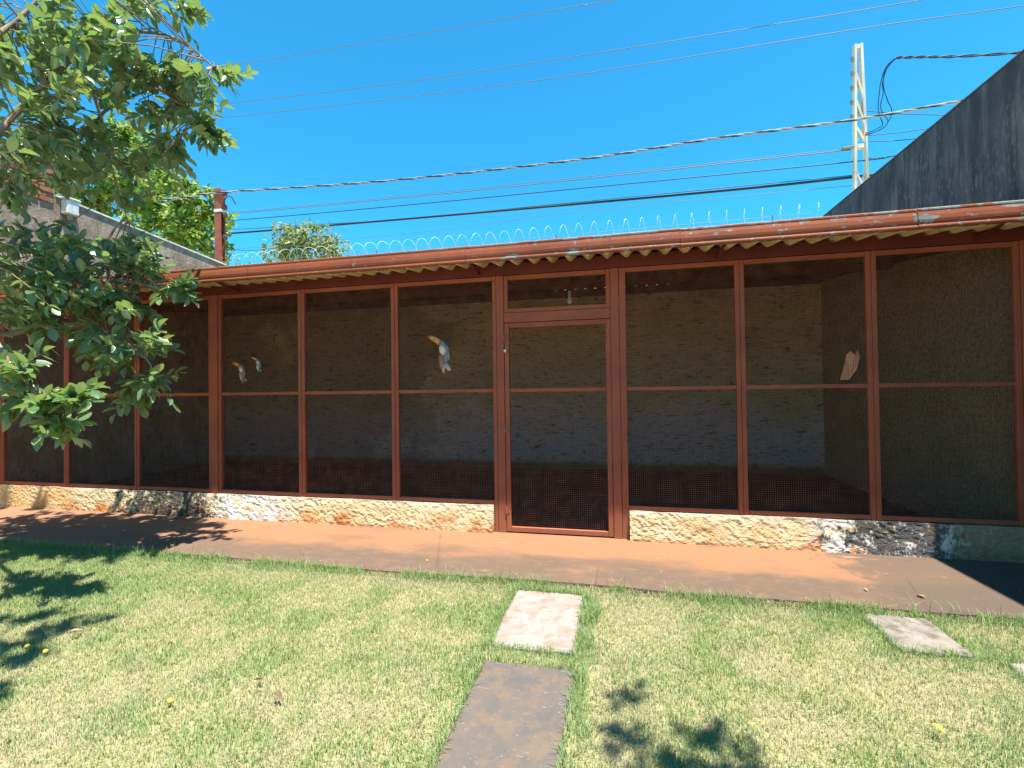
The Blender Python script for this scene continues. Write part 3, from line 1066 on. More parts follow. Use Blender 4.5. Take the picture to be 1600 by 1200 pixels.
# ------------------------------------------------------------------ red iron post, concrete pole, lines
PY = 8.75
pb, ptop = pt(345, 412, PY), pt(342, 296, PY)
ip = empty('iron_post', (pb.x, PY, 0))
xm = (pb.x + ptop.x) / 2
b = MB()
b.box((xm - 0.085, PY - 0.06, -0.05), (xm + 0.085, PY - 0.05, ptop.z))
b.box((xm - 0.085, PY + 0.05, -0.05), (xm + 0.085, PY + 0.06, ptop.z))
b.box((xm - 0.008, PY - 0.0495, -0.05), (xm + 0.008, PY + 0.0495, ptop.z - .002))
b.build('shaft', M_RUST, ip)
for k, dz in enumerate((0.10, 0.42, 0.60, 1.1)):
    b = MB()
    z = ptop.z - dz
    b.tube([(xm + 0.085, PY, z), (xm + 0.13, PY, z)], 0.012, 6)
    b.tube([(xm + 0.14, PY, z - 0.06), (xm + 0.14, PY, z - 0.02), (xm + 0.14, PY, z + 0.02), (xm + 0.14, PY, z + 0.06)], [0.035, 0.05, 0.05, 0.03], 8)
    b.build('insulator', plain('insulator_brown', (0.10, 0.05, 0.06), 0.3), ip)
zc = ptop.z - 0.50
MB().box((xm - 0.092, PY - 0.067, zc - .03), (xm + 0.092, PY + 0.067, zc + .03)).build('clamp', M_GALV, ip)
MB().tube([(xm + 0.10, PY, zc + 0.2), (xm + 0.2, PY, zc + 0.33), (xm + 0.33, PY, zc + 0.28), (xm + 0.42, PY, zc + 0.12)], 0.013, 6).build('wire_loop', M_CABLE, ip)
tag(ip, 'red iron post standing behind the back wall beside the green tree', 'post')

UY = 12.0
ut, ub = pt(1340, 70, UY), pt(1347, 300, UY)
up = empty('utility_pole', (ut.x, UY, 0))
tag(up, 'pale concrete utility pole with cross-braced openings beyond the wall', 'utility pole')
H = ut.z
pw = lambda z: 0.082 + (H - z) * 0.026       # half width


def quadbar(b, p, q, w, d):
    """flat bar from p to q in the x-z plane"""
    p, q = Vector(p), Vector(q)
    t = (q - p).normalized()
    s = Vector((t.z, 0, -t.x)) * (w / 2)
    y = Vector((0, d / 2, 0))
    n = len(b.v)
    for e in (p, q):
        b.v += [tuple(e - s - y), tuple(e + s - y), tuple(e + s + y), tuple(e - s + y)]
    for i in range(4):
        j = (i + 1) % 4
        b.f.append((n + i, n + j, n + 4 + j, n + 4 + i))
    b.f += [(n + 3, n + 2, n + 1, n), (n + 4, n + 5, n + 6, n + 7)]


xc = ut.x
for sgn in (-1, 1):
    b = MB()
    quadbar(b, (xc + sgn * pw(0) * 0.78, UY, -0.1), (xc + sgn * pw(H) * 0.72, UY, H), 0.05, 0.11)
    b.build('flange', M_CONC, up)
z = H - 0.02
i = 0
while z > 1.0:
    h = 0.42 if i % 4 == 3 else 0.62
    z2 = z - h
    w1, w2 = pw(z) * 0.72, pw(z2) * 0.72
    b = MB()
    if i % 4 == 0:
        b.box((xc - w1 + 0.032, UY - 0.05, z - 0.09), (xc + w1 - 0.032, UY + 0.05, z))
        b.build('web', M_CONC, up)
    else:
        quadbar(b, (xc - w1, UY - 0.03, z), (xc + w2, UY - 0.03, z2), 0.042, 0.05)
        b.build('brace', M_CONC, up)
        b = MB()
        quadbar(b, (xc + w1, UY + 0.025, z), (xc - w2, UY + 0.025, z2), 0.042, 0.05)
        b.build('brace', M_CONC, up)
    z = z2
    i += 1
for k in range(5):
    zz = H - 0.35 - k * 0.33
    MB().tube([(xc - pw(zz) - 0.05, UY - 0.05, zz - 0.05), (xc - pw(zz) - 0.05, UY - 0.05, zz + 0.05)], [0.03, 0.035], 8).build('insulator', plain('pole_insulator', (0.25, 0.24, 0.24), 0.4), up)
zz = pt(1330, 231, UY).z
MB().box((xc - pw(zz) - 0.22, UY - 0.06, zz - 0.018), (xc - pw(zz) + 0.02, UY + 0.04, zz + 0.022), 0.006).build('bracket', plain('pole_bracket', (0.30, 0.25, 0.22)), up)


def curve(P, n=10):
    """Catmull-Rom through the points"""
    P = [Vector(p) for p in P]
    out = []
    for i in range(len(P) - 1):
        a = P[max(i - 1, 0)]
        b_, c_ = P[i], P[i + 1]
        d = P[min(i + 2, len(P) - 1)]
        for k in range(n):
            t = k / n
            out.append(0.5 * ((2 * b_) + (c_ - a) * t + (2 * a - 5 * b_ + 4 * c_ - d) * t * t + (3 * b_ - a - 3 * c_ + d) * t ** 3))
    out.append(P[-1])
    return out


def cable(pix, r, label, m=M_CABLE, ext=(0, 0), group='overhead lines', name='power_line'):
    P = [pt(*p) for p in pix]
    if ext[0]:
        d = (P[0] - P[1]).normalized()
        P.insert(0, P[0] + d * ext[0] + Vector((0, 0, ext[0] * 0.01)))
    if ext[1]:
        d = (P[-1] - P[-2]).normalized()
        P.append(P[-1] + d * ext[1] + Vector((0, 0, ext[1] * 0.01)))
    o = MB().tube(curve(P, 12), r, 6).build(name, m, smooth=True)
    return tag(o, label, 'power line', group)


cable([(364, 102, 15), (630, 57, 14.2), (900, 10, 13.4), (960, 0, 13.2)], 0.010, 'topmost thin line, leaving the photo at the middle of the top edge', M_GCABLE, (14, 12))
cable([(335, 164, 15), (619, 130, 14.2), (900, 88, 13.4), (1180, 43, 12.7), (1440, 0, 12.2)], 0.010, 'thin upper line, second from the top', M_GCABLE, (14, 6))
cable([(345, 184, 15), (619, 154, 14.2), (900, 117, 13.4), (1337, 46, 12.2), (1600, 9, 11.8)], 0.010, 'thin upper line, third from the top, passing above the concrete pole', M_GCABLE, (14, 6))
cable([(349, 335, 13.6), (619, 310, 13.2), (900, 281, 12.7), (1329, 234, 12.02)], 0.012, 'thin line ending at the small bracket of the concrete pole', M_GCABLE, (14, 0))
cable([(349, 333, 13.62), (619, 307.5, 13.22), (900, 278, 12.7), (1333, 231, 12.02)], 0.008, 'fainter line running just above the bracket line', M_GCABLE, (14, 0))
cable([(349, 345.5, 13.5), (619, 322, 13.1), (900, 295, 12.7), (1329, 253, 12.02), (1420, 240, 11.9)], 0.012, 'thin dark line midway between the bracket line and the thick line', M_CABLE, (14, 4))
cable([(349, 365.5, 13.4), (600, 345, 13.0), (900, 319, 12.6), (1162, 295, 12.3), (1331, 277, 12.12), (1370, 272, 12.1)], 0.030, 'thickest black line, lowest above the razor wire', M_CABLE, (14, 3))
cable([(349, 359, 13.42), (480, 352, 13.2), (640, 341, 13.0), (900, 316, 12.58), (1331, 274, 12.1)], 0.009, 'hair-thin line lying on the thickest black line', M_CABLE, (14, 0))
cable([(540, 374, 13.0), (720, 356, 12.8), (900, 331, 12.6), (1331, 290, 12.1)], 0.006, 'faint lowest thin line just under the thick black line', M_GCABLE, (14, 0))
cable([(352, 389, 9.2), (395, 391, 9.6), (440, 386, 10.2), (500, 378, 11.1)], 0.008, 'short sagging wire between the red post and the bush', M_CABLE, (0, 0))
for (a, b_, la) in (((1346, 173, 12.0), (1480, 180, 11.5), 'slack wire right of the pole, upper of four'),
                    ((1352, 212, 12.0), (1455, 200, 11.6), 'rising wire right of the pole, second of four'),
                    ((1354, 221, 12.0), (1440, 216, 11.6), 'level wire right of the pole, third of four'),
                    ((1354, 248, 12.0), (1420, 239, 11.7), 'short wire right of the pole, lowest of four')):
    cable([a, ((a[0] + b_[0]) / 2, (a[1] + b_[1]) / 2 + 1.5, (a[2] + b_[2]) / 2), b_], 0.008, la, M_CABLE, (0, 3), 'wires right of the concrete pole')

# twisted bundle: two black strands and a bright bare one
mid = curve([pt(*p) for p in [(250, 312, 8.9), (300, 307, 8.85), (343, 301, 8.68), (600, 283, 8.8), (900, 250, 8.9), (1119, 216, 8.95), (1329, 188, 9.0), (1506, 157, 9.0), (1620, 137, 9.0)]], 40)
tb = empty('twisted_cable', pt(343, 301, 8.68))
L = 0
prev = mid[0]
S = [[], [], []]
for p in mid:
    L += (p - prev).length
    prev = p
    a = L * 2 * math.pi / 0.62
    for k in range(3):
        S[k].append(p + Vector((0, math.cos(a + k * 2.094), math.sin(a + k * 2.094))) * 0.013)
for k in range(3):
    MB().tube(S[k], 0.0110, 6).build('strand', M_ALU if k != 1 else M_CABLE, tb, True)
tag(tb, 'thick twisted cable with bright strands running from the red post to the right wall', 'cable')

# drop cable with loops beside the pole
dc = empty('drop_cable', pt(1402, 90, 11.6))
P = curve([pt(*p) for p in [(1640, 79, 11.0), (1600, 82, 11.1), (1500, 88, 11.3), (1440, 89, 11.5), (1400, 90, 11.6)]], 16)
for k in range(2):
    MB().tube([p + Vector((0, math.cos(i * .5 + k * 3.14), math.sin(i * .5 + k * 3.14))) * 0.016 for i, p in enumerate(P)], 0.014, 6).build('strand', M_CABLE, dc, True)
for pl in ([(1400, 90), (1385, 104), (1377, 125), (1374, 145), (1372, 165), (1374, 180), (1379, 192), (1376, 198), (1362, 205), (1352, 208)],
           [(1400, 91), (1387, 106), (1379, 128), (1380, 145), (1376, 165), (1380, 178), (1387, 187), (1384, 196), (1370, 205), (1352, 210)],
           [(1399, 90), (1384, 108), (1380, 130), (1386, 155), (1393, 170), (1392, 182), (1388, 190), (1380, 200), (1365, 207), (1352, 212)]):
    MB().tube(curve([pt(x, y, 11.65 + 0.3 * (1400 - x) / 50) for x, y in pl], 6), 0.009, 5).build('loop_wire', M_CABLE, dc, True)
tag(dc, 'dark drop cable with hanging loops just right of the concrete pole', 'cable')


# ------------------------------------------------------------------ foliage
def leaf_mesh(L=1.0, W=0.5, fold=0.12, droop=0.10):
    b = MB()
    prof = [(0.0, 0.03), (0.15, 0.26), (0.38, 0.46), (0.62, 0.48), (0.84, 0.30), (1.0, 0.03)]
    for (t, wd) in prof:
        z = -droop * t * t
        b.v += [(t * L, -wd * W, z + fold * wd), (t * L, 0, z), (t * L, wd * W, z + fold * wd)]
    for i in range(len(prof) - 1):
        o = i * 3
        b.f += [(o, o + 3, o + 4, o + 1), (o + 1, o + 4, o + 5, o + 2)]
    me = bpy.data.meshes.new('leaf')
    me.from_pydata(b.v, [], b.f)
    me.polygons.foreach_set('use_smooth', [True] * len(me.polygons))
    me.update()
    return me


def basis(d, n):
    d = d.normalized()
    s = n.cross(d)
    if s.length < 1e-4:
        s = Vector((1, 0, 0)).cross(d)
    s.normalize()
    return d, s, d.cross(s)


LVS = [np.array([(v.co.x, v.co.y, v.co.z) for v in leaf_mesh(W=wd_, fold=fo_, droop=dr_).vertices]) for wd_, fo_, dr_ in ((.52, .12, .12), (.48, .34, .28), (.57, .06, -.06), (.44, .42, .1))]
LV = LVS[0]
LF = np.array([list(p.vertices) for p in leaf_mesh().polygons])


def leaf_join(name, leaves, m, parent, cols=None):
    """leaves: (pos, dir, up, size) -> one mesh"""
    V, F, C = [], [], []
    for k, (p, d, u, s) in enumerate(leaves):
        d_, s_, n_ = basis(d, u)
        R = np.array([d_, s_, n_])
        V.append(LVS[k % 4] * s @ R + np.array(p))
        F.append(LF + k * len(LV))
        if cols is not None:
            C.append(np.repeat(np.array(cols[k])[None], len(LV), 0))
    return fast_mesh(name, np.concatenate(V), np.concatenate(F), m, parent, np.concatenate(C) if cols is not None else None, smooth=True)


def rvec(r=random):
    while True:
        v = Vector((r.uniform(-1, 1), r.uniform(-1, 1), r.uniform(-1, 1)))
        if 0.05 < v.length < 1:
            return v.normalized()


# --- near guava tree at the left
gt = empty('guava_tree', (-4.9, 2.1, -0.03))
tag(gt, 'broad-leaved fruit tree reaching in from the left over lawn and aviary', 'tree')
limbs = {}


def limb(name, P, r0_, r1_):
    C_ = curve(P, 8)
    n = len(C_)
    R = [r0_ + (r1_ - r0_) * i / (n - 1) for i in range(n)]
    limbs[name] = C_
    return C_, R


skel = []
B = Vector((-5.35, 1.7, -0.03))
trunk, R = limb('t', [B, B + Vector((0.05, 0.05, 0.7)), B + Vector((-0.03, 0.12, 1.4)), B + Vector((0.1, 0.2, 2.1))], 0.13, 0.085)
MB().tube(trunk, R, 12).build('trunk', M_BARK, gt, True)
T = trunk[-1]
up1 = [T, pt(-60, 260, 2.5), pt(60, 140, 2.95), pt(160, 60, 3.3), pt(260, 55, 3.4), pt(335, 105, 3.4)]
up2 = [pt(-60, 260, 2.5), pt(60, 230, 3.1), pt(140, 200, 3.4), pt(170, 170, 3.55), pt(250, 140, 3.65), pt(310, 190, 3.6)]
up3 = [pt(-60, 260, 2.5), pt(-40, 100, 2.7), pt(40, 20, 3.05), pt(120, -40, 3.2), pt(240, -20, 3.4), pt(290, 15, 3.5)]
hang = [pt(140, 130, 3.3), pt(158, 185, 3.4), pt(168, 235, 3.45), pt(185, 300, 3.5), pt(200, 345, 3.5)]
lo1 = [trunk[16], pt(-80, 430, 2.5), pt(40, 420, 3.0), pt(130, 440, 3.3), pt(200, 440, 3.4), pt(265, 455, 3.45)]
lo2 = [pt(-80, 430, 2.5), pt(0, 520, 2.9), pt(90, 500, 3.2), pt(170, 525, 3.3), pt(228, 560, 3.3), pt(240, 590, 3.3)]
lo3 = [pt(-40, 475, 2.7), pt(10, 560, 2.5), pt(45, 600, 2.45), pt(70, 640, 2.5), pt(85, 665, 2.5)]
for P, a, c in ((up1, 0.034, 0.006), (up2, 0.024, 0.006), (up3, 0.026, 0.006), (hang, 0.016, 0.004), (lo1, 0.05, 0.006), (lo2, 0.03, 0.005), (lo3, 0.022, 0.004)):
    C_, R = limb(None, P, a, c)
    MB().tube(C_, R, 8).build('branch', M_BARK, gt, True)
    skel += C_[4:]

# leaf clusters: (photo x, y, spread x, spread y, how many twigs, depth, depth spread)
clus = [(55, 50, 80, 50, 24, 2.75, .4), (150, 40, 60, 45, 15, 2.95, .3), (235, 5, 40, 12, 6, 3.1, .2), (288, 22, 14, 18, 4, 3.15, .1),
        (60, 145, 70, 50, 20, 2.8, .4), (150, 125, 60, 35, 13, 3.05, .3), (248, 115, 50, 32, 13, 3.15, .25), (325, 112, 38, 12, 8, 3.1, .15),
        (300, 165, 35, 22, 9, 3.3, .2), (325, 205, 22, 14, 5, 3.3, .15), (275, 222, 24, 22, 6, 3.35, .15), (225, 175, 45, 18, 6, 3.3, .2),
        (50, 225, 60, 32, 14, 2.9, .4), (125, 215, 45, 25, 9, 3.15, .3), (180, 250, 30, 22, 5, 3.25, .2), (20, 290, 45, 28, 8, 2.8, .3),
        (110, 275, 40, 20, 4, 3.1, .2), (200, 320, 20, 25, 2, 3.3, .1), (235, 250, 30, 20, 3, 3.3, .1),
        (60, 370, 65, 25, 8, 2.8, .3), (40, 425, 60, 38, 16, 2.6, .35), (130, 405, 60, 28, 11, 2.85, .3), (215, 395, 45, 22, 7, 3.0, .2),
        (235, 425, 45, 20, 8, 2.95, .2), (295, 452, 18, 14, 4, 2.95, .1), (100, 460, 75, 30, 15, 2.75, .3), (190, 470, 50, 22, 9, 2.85, .25),
        (40, 500, 55, 28, 9, 2.55, .25), (205, 535, 48, 16, 8, 2.8, .15), (262, 545, 16, 10, 3, 2.82, .1), (258, 590, 20, 14, 5, 2.8, .1), (232, 612, 12, 9, 2, 2.8, .05),
        (15, 580, 35, 25, 6, 2.4, .2), (60, 625, 36, 14, 6, 2.47, .1), (82, 658, 16, 10, 5, 2.5, .08), (112, 622, 20, 9, 4, 2.5, .08), (130, 520, 40, 22, 5, 2.7, .2)]
# the crown goes on beyond the left border
clus += [(-90, 60, 110, 90, 26, 2.6, .6), (-90, 220, 110, 80, 22, 2.5, .6), (-80, 400, 90, 80, 18, 2.4, .5), (-60, 540, 60, 60, 8, 2.3, .4), (60, -80, 160, 60, 22, 2.8, .6), (-150, -60, 150, 80, 24, 2.4, .7)]
C_, R = limb(None, [T, Vector((-4.4, 1.7, 3.0)), Vector((-3.5, 1.5, 3.9)), Vector((-2.7, 1.35, 4.6)), Vector((-2.2, 1.3, 4.8))], 0.05, 0.008)
MB().tube(C_, R, 8).build('branch', M_BARK, gt, True)
skel += C_[6:]
wclus = [((-2.35, 1.15, 4.75), 0.30, 9), ((-2.75, 1.5, 4.6), 0.30, 9), ((-2.95, 1.1, 4.4), 0.25, 6), ((-3.3, 1.6, 4.0), 0.3, 8)]
leaves, twigs = [], MB()
rl = random.Random(3)
for (c, sp_, n) in wclus:
    clus.append((c, sp_, 0, 0, n, 0, 0))
sk = np.array([tuple(p) for p in skel])
for (cx, cy, sx, sy, n, Yd, ys2) in clus:
    world = not isinstance(cx, (int, float))
    if world:
        cw, cx = Vector(cx), 1000
    elif cy < 345:
        Yd += 0.3
    elif cx > -100 and not (cx < 115 and cy > 560):
        Yd += 0.5
        cx -= 24 if cx > 150 else 8
    for _ in range(n if world else int(n * ((1.55 if cy < 345 else 1.75) if cx > 0 else 0.28) + 0.5)):
        a, rr = rl.uniform(0, 6.283), math.sqrt(rl.random())
        c = pt(cx + sx * rr * math.cos(a), cy + sy * rr * math.sin(a), Yd + rl.uniform(-ys2, ys2))
        if world:
            c = cw + rvec(rl) * cy * rr
        d = ((sk - np.array(c)) ** 2).sum(1)
        s0 = Vector(sk[int(d.argmin())])
        dv = c - s0
        dl = dv.length
        dirn = dv.normalized() if dl > 1e-3 else rvec(rl)
        outw = Vector((0.35, 0.1, -0.05))
        tdir = (dirn * 0.6 + outw * 0.6 + rvec(rl) * 0.5).normalized()
        Lt = rl.uniform(0.10, 0.20)
        e = c + tdir * Lt
        e.z -= 0.03
        st = c - tdir * Lt * 0.4
        if dl < 0.9:
            twigs.tube([s0, s0.lerp(st, 0.5) + Vector((0, 0, 0.04)), st, c, e], [0.006, 0.005, 0.004, 0.003, 0.0015], 5, cap=False)
        else:
            twigs.tube([st, c, e], [0.004, 0.003, 0.0015], 5, cap=False)
        npairs = rl.randint(4, 7)
        for k in range(npairs):
            t = (k + 0.4) / npairs
            p = st.lerp(c, t * 2) if t < 0.5 else c.lerp(e, t * 2 - 1)
            side = tdir.cross(rvec(rl)).normalized()
            for sgn in (-1, 1):
                if rl.random() < 0.12:
                    continue
                ld = (tdir * rl.uniform(0.35, 0.9) + side * sgn * 0.8 + Vector((0, 0, -rl.uniform(0.05, 0.5)))).normalized()
                upv = (Vector((0, 0, 1)) + rvec(rl) * 0.65).normalized()
                leaves.append((p, ld, upv, rl.uniform(0.085, 0.138)))
        leaves.append((e, (tdir + Vector((0, 0, -0.2))).normalized(), (Vector((0, 0, 1)) + rvec(rl) * 0.4).normalized(), rl.uniform(0.08, 0.12)))
twigs.build('twigs', M_BARK, gt, True)['kind'] = 'stuff'


def view_size(L):
    p = Vector(L[0])
    d = p - CAM
    z = d.dot(fwd)
    if z < 0.2:
        return -1
    x = d.dot(RX) / z * FPX + 800
    y = 600 - d.dot(UX) / z * FPX
    if not (0 < x < 1600 and 0 < y < 1200):
        return -1
    n = Vector(L[2])
    return L[3] / z * (0.25 + abs(n.dot(d.normalized())))


leaves.sort(key=view_size, reverse=True)
lms = [leaf_mesh(W=wd_, fold=fo_, droop=dr_) for wd_, fo_, dr_ in ((.52, .12, .12), (.48, .34, .28), (.57, .06, -.06), (.44, .42, .1))]
for lm in lms:
    lm.materials.append(M_LEAF)
lmy = leaf_mesh()
lmy.materials.append(M_LEAFY)
yl = set(random.Random(5).sample(range(300), 4))
for i, (p, d, u, s) in enumerate(leaves[:300]):
    d_, s_, n_ = basis(Vector(d), Vector(u))
    o = bpy.data.objects.new('leaf', lmy if i in yl else lms[i % 4])
    COL.objects.link(o)
    o.parent = gt
    M = Matrix(((d_.x, s_.x, n_.x, p[0]), (d_.y, s_.y, n_.y, p[1]), (d_.z, s_.z, n_.z, p[2]), (0, 0, 0, 1))) @ Matrix.Scale(s, 4)
    o.matrix_basis = Matrix.Translation(-gt.location) @ M
fo = leaf_join('foliage', leaves[300:], M_LEAF, gt)
fo['kind'] = 'stuff'

# --- second tree whose twigs reach over the viewpoint (its shadow lies on the lawn)
st2 = empty('shade_tree', (2.3, -1.6, -0.03))
tag(st2, 'tree behind the viewpoint whose twigs shade the lawn at bottom right', 'tree')
MB().tube(curve([(2.3, -1.6, -0.05), (2.25, -1.5, 1.7), (2.35, -1.3, 3.4), (2.3, -1.0, 4.7)], 6), [0.13 - 0.004 * i for i in range(19)], 10).build('trunk', M_BARK, st2, True)
br = curve([(2.3, -1.0, 4.7), (2.1, -0.3, 5.2), (1.8, 0.3, 5.4), (1.45, 0.8, 5.4), (1.2, 1.1, 5.35)], 6)
MB().tube(br, [0.06 - 0.0021 * i for i in range(len(br))], 8).build('branch', M_BARK, st2, True)
tw = MB()
lv2 = []
for (gx, gy, s_, n) in ((0.02, 2.22, .07, 2), (0.04, 2.02, .10, 3), (0.10, 1.86, .10, 3), (0.33, 2.12, .07, 2), (0.42, 2.05, .08, 3), (0.40, 1.86, .12, 4), (0.70, 1.80, .10, 2), (0.30, 1.6, .3, 8), (0.8, 1.4, .3, 8), (1.2, 0.6, .4, 10), (1.6, 0.0, .5, 12)):
    for _ in range(n):
        h = rl.uniform(5.1, 5.6)
        c = Vector((gx + SUN.x / SUN.z * h + rl.uniform(-s_, s_), gy + SUN.y / SUN.z * h + rl.uniform(-s_, s_), h))
        k = min(range(len(br)), key=lambda i: (br[i] - c).length)
        tw.tube([br[k], br[k].lerp(c, 0.5) + Vector((0, 0, 0.05)), c], [0.006, 0.004, 0.002], 5, cap=False)
        for _j in range(9):
            dd = rvec(rl)
            dd.z = dd.z * 0.4 - 0.15
            lv2.append((c + rvec(rl) * 0.05, dd.normalized(), (Vector((0, 0, 1)) + rvec(rl) * 0.6).normalized(), rl.uniform(0.06, 0.10)))
tw.build('twigs', M_BARK, st2, True)['kind'] = 'stuff'
leaf_join('foliage', lv2, M_LEAF, st2)['kind'] = 'stuff'


# --- trees beyond the walls
def crown(blobs, per, size, palette, seed, name, parent):
    r = random.Random(seed)
    L_, C_ = [], []
    for (c, rad, n) in blobs:
        c = Vector(c)
        for _ in range(n):
            # leaf clump on the outer shell of the blob
            v = rvec(r)
            cc = c + Vector((v.x * rad[0], v.y * rad[1], v.z * rad[2])) * r.uniform(0.55, 1.05)
            base = palette[r.randrange(len(palette))]
            for _k in range(per):
                p = cc + rvec(r) * r.uniform(0.03, 0.22)
                d = (v * 0.7 + rvec(r) * 0.9 + Vector((0, 0, -0.1))).normalized()
                u = (Vector((0, 0, 1)) + rvec(r) * 0.8 + v * 0.5).normalized()
                L_.append((p, d, u, size * r.uniform(0.7, 1.3)))
                f = r.uniform(0.75, 1.3)
                C_.append((base[0] * f, base[1] * f, base[2] * f))
    o = leaf_join(name, L_, M_FOL, parent, C_)
    o['kind'] = 'stuff'
    return o


bt = empty('leafy_tree', (-13.2, 12.5, -0.05))
tag(bt, 'bright green leafy tree growing beyond the grey side wall', 'tree')
MB().tube(curve([(-13.2, 12.5, -0.05), (-13.1, 12.4, 1.5), (-13.3, 12.5, 3.2)], 5), 0.2, 10).build('trunk', M_BARK, bt, True)
for e in ((-11.6, 12.2, 5.8), (-14.5, 12.8, 6.2), (-13.2, 12.0, 7.0), (-16.0, 12.5, 5.6)):
    MB().tube(curve([(-13.3, 12.5, 3.1), (Vector((-13.3, 12.5, 3.1)).lerp(Vector(e), 0.5) + Vector((0, 0, .3))), e], 6), [0.1 - 0.006 * i for i in range(13)], 8).build('limb', M_BARK, bt, True)
pal = [(0.18, 0.29, 0.045), (0.26, 0.36, 0.06), (0.12, 0.21, 0.035), (0.30, 0.38, 0.08)]
bl = []
for (x, y, rx, ry, n, Yd) in ((180, 255, 55, 45, 60, 12.3), (230, 290, 50, 50, 60, 12.0), (275, 325, 45, 45, 60, 11.8), (310, 365, 32, 45, 50, 11.6), (120, 300, 60, 60, 50, 12.4), (250, 380, 60, 40, 40, 11.8), (60, 270, 70, 70, 45, 12.8), (318, 320, 22, 32, 26, 11.6), (200, 220, 40, 28, 40, 12.2), (150, 330, 70, 50, 50, 12.2), (-80, 280, 90, 70, 40, 13)):
    k = Yd / FPX * 1.25
    bl.append((pt(x, y, Yd), (rx * k, 1.0, ry * k), n))
crown(bl, 26, 0.17, pal, 11, 'crown', bt)

bs = empty('bush', (-6.4, 11.2, -0.05))
tag(bs, 'pale green bushy treetop showing over the razor wire', 'bush')
p0 = pt(475, 400, 11.0)
MB().tube(curve([(p0.x, 11.0, -0.05), (p0.x + 0.1, 11.0, 2.0), (p0.x, 11.0, p0.z - 0.2)], 5), 0.08, 8).build('trunk', M_BARK, bs, True)
bl = []
for (x, y, rx, ry, n) in ((475, 390, 55, 22, 60), (455, 375, 25, 18, 30), (495, 373, 28, 18, 35), (520, 385, 20, 15, 20), (432, 395, 22, 12, 18)):
    k = 11.0 / FPX * 1.08
    bl.append((pt(x, y, 11.0), (rx * k, 0.5, ry * k), n))
crown(bl, 12, 0.115, [(0.20, 0.26, 0.08), (0.27, 0.32, 0.11), (0.14, 0.21, 0.06), (0.33, 0.36, 0.17)], 12, 'crown', bs)
sp = MB()
r5 = random.Random(9)
lvs, cls = [], []
for (x, y) in ((462, 345), (455, 352), (478, 352), (500, 350), (512, 358), (440, 366), (525, 366), (430, 378), (488, 349), (470, 356)):
    a_ = pt(x + r5.uniform(-4, 4), y + 40, 11.0)
    b_ = pt(x, y, 11.0 + r5.uniform(-.3, .3))
    sp.tube([a_, a_.lerp(b_, .5), b_], [0.012, 0.009, 0.003], 5)
    for k in range(12):
        p = a_.lerp(b_, 0.35 + 0.65 * k / 12)
        lvs.append((p, (Vector((0, 0, 0.9)) + rvec(r5)).normalized(), rvec(r5), 0.10 * r5.uniform(.7, 1.2)))
        cls.append((0.26, 0.29, 0.13))
sp.build('stems', M_BARK, bs)
leaf_join('sprouts', lvs, M_FOL, bs, cls)['kind'] = 'stuff'

wd = empty('wall_weed', pt(372, 402, 8.6))
wd.location.z = 4.0
lvs, cls = [], []
stm = MB()
for k in range(12):
    a_ = Vector((wd.location.x + r5.uniform(-.35, .35), 8.5 + r5.uniform(-.05, .05), 3.98))
    b_ = a_ + Vector((r5.uniform(-.15, .15), r5.uniform(-.1, .1), r5.uniform(.2, .45)))
    stm.tube([a_, b_], [0.005, 0.002], 4)
    for j in range(8):
        lvs.append((a_.lerp(b_, (j + 1) / 8), (rvec(r5) + Vector((0, 0, .4))).normalized(), rvec(r5), 0.07 * r5.uniform(.7, 1.3)))
        cls.append((0.20, 0.26, 0.07))
stm.build('stems', M_BARK, wd)
leaf_join('leaves', lvs, M_FOL, wd, cls)['kind'] = 'stuff'
tag(wd, 'tuft of weeds on the wall top at the foot of the red post', 'weed')

# ------------------------------------------------------------------ grass
def in_slab(x, y, m=0.0):
    r = np.zeros(len(x), bool)
    for (x0, x1, y0, y1, *_r) in SLABS:
        r |= (x > x0 - m) & (x < x1 + m) & (y > y0 - m) & (y < y1 + m)
    return r


def slab_near(x, y):
    d = np.full(len(x), 9.0)
    for (x0, x1, y0, y1, *_r) in SLABS:
        dx = np.maximum(np.maximum(x0 - x, x - x1), 0)
        dy = np.maximum(np.maximum(y0 - y, y - y1), 0)
        d = np.minimum(d, np.hypot(dx, dy))
    return d


N = 560000
gx = rng.uniform(-7.0, 3.22, N)
gy = 0.8 + (3.52 - 0.8) * rng.random(N) ** 0.9
# keep what can be seen (with a margin)
keep = (gx > -2.1 * gy - 1.5) & (gx < 1.0 * gy + 1.5) & ~in_slab(gx, gy, -0.012)
front = WALK0 + (fbm(gx, gx * 0, 1.6, 5) - 0.5) * 0.07
keep &= gy < front + 0.035 * rng.random(N)
gx, gy = gx[keep], gy[keep]
front = front[keep]
n = len(gx)
sd = slab_near(gx, gy)
wdist = front - gy
lush = np.clip(1 - sd / 0.10, 0, 1) * (0.4 + 0.8 * fbm(gx, gy, 3.5, 21)) + np.clip(1 - np.abs(wdist - 0.02) / 0.12, 0, 1) * 0.95 * (fbm(gx, gy, 2.2, 31) > 0.40)
rightside = ((gx > -0.25) & (gx < -0.15 + 0.12 * (fbm(gx, gy, 5.0, 63) - 0.35)) & (gy > 1.5) & (gy < 3.3))
lush = np.maximum(lush, rightside * np.clip(1.6 * fbm(gx, gy, 6.0, 61) - 0.15, 0, 1))
green = 0.30 * fbm(gx, gy, 1.6, 41) + 0.42 * fbm(gx, gy, 4.2, 47, 2) + 0.28 * fbm(gx, gy, 11.0, 44, 2)
left = np.clip((-gx - 2.6) / 1.4, 0, 1) * np.clip((gy - 1.9) / 0.8, 0, 1)
green = np.clip((green - 0.40) * 4.6, 0, 1)
green = np.clip(np.maximum(green, lush) + left * 0.5, 0, 1)
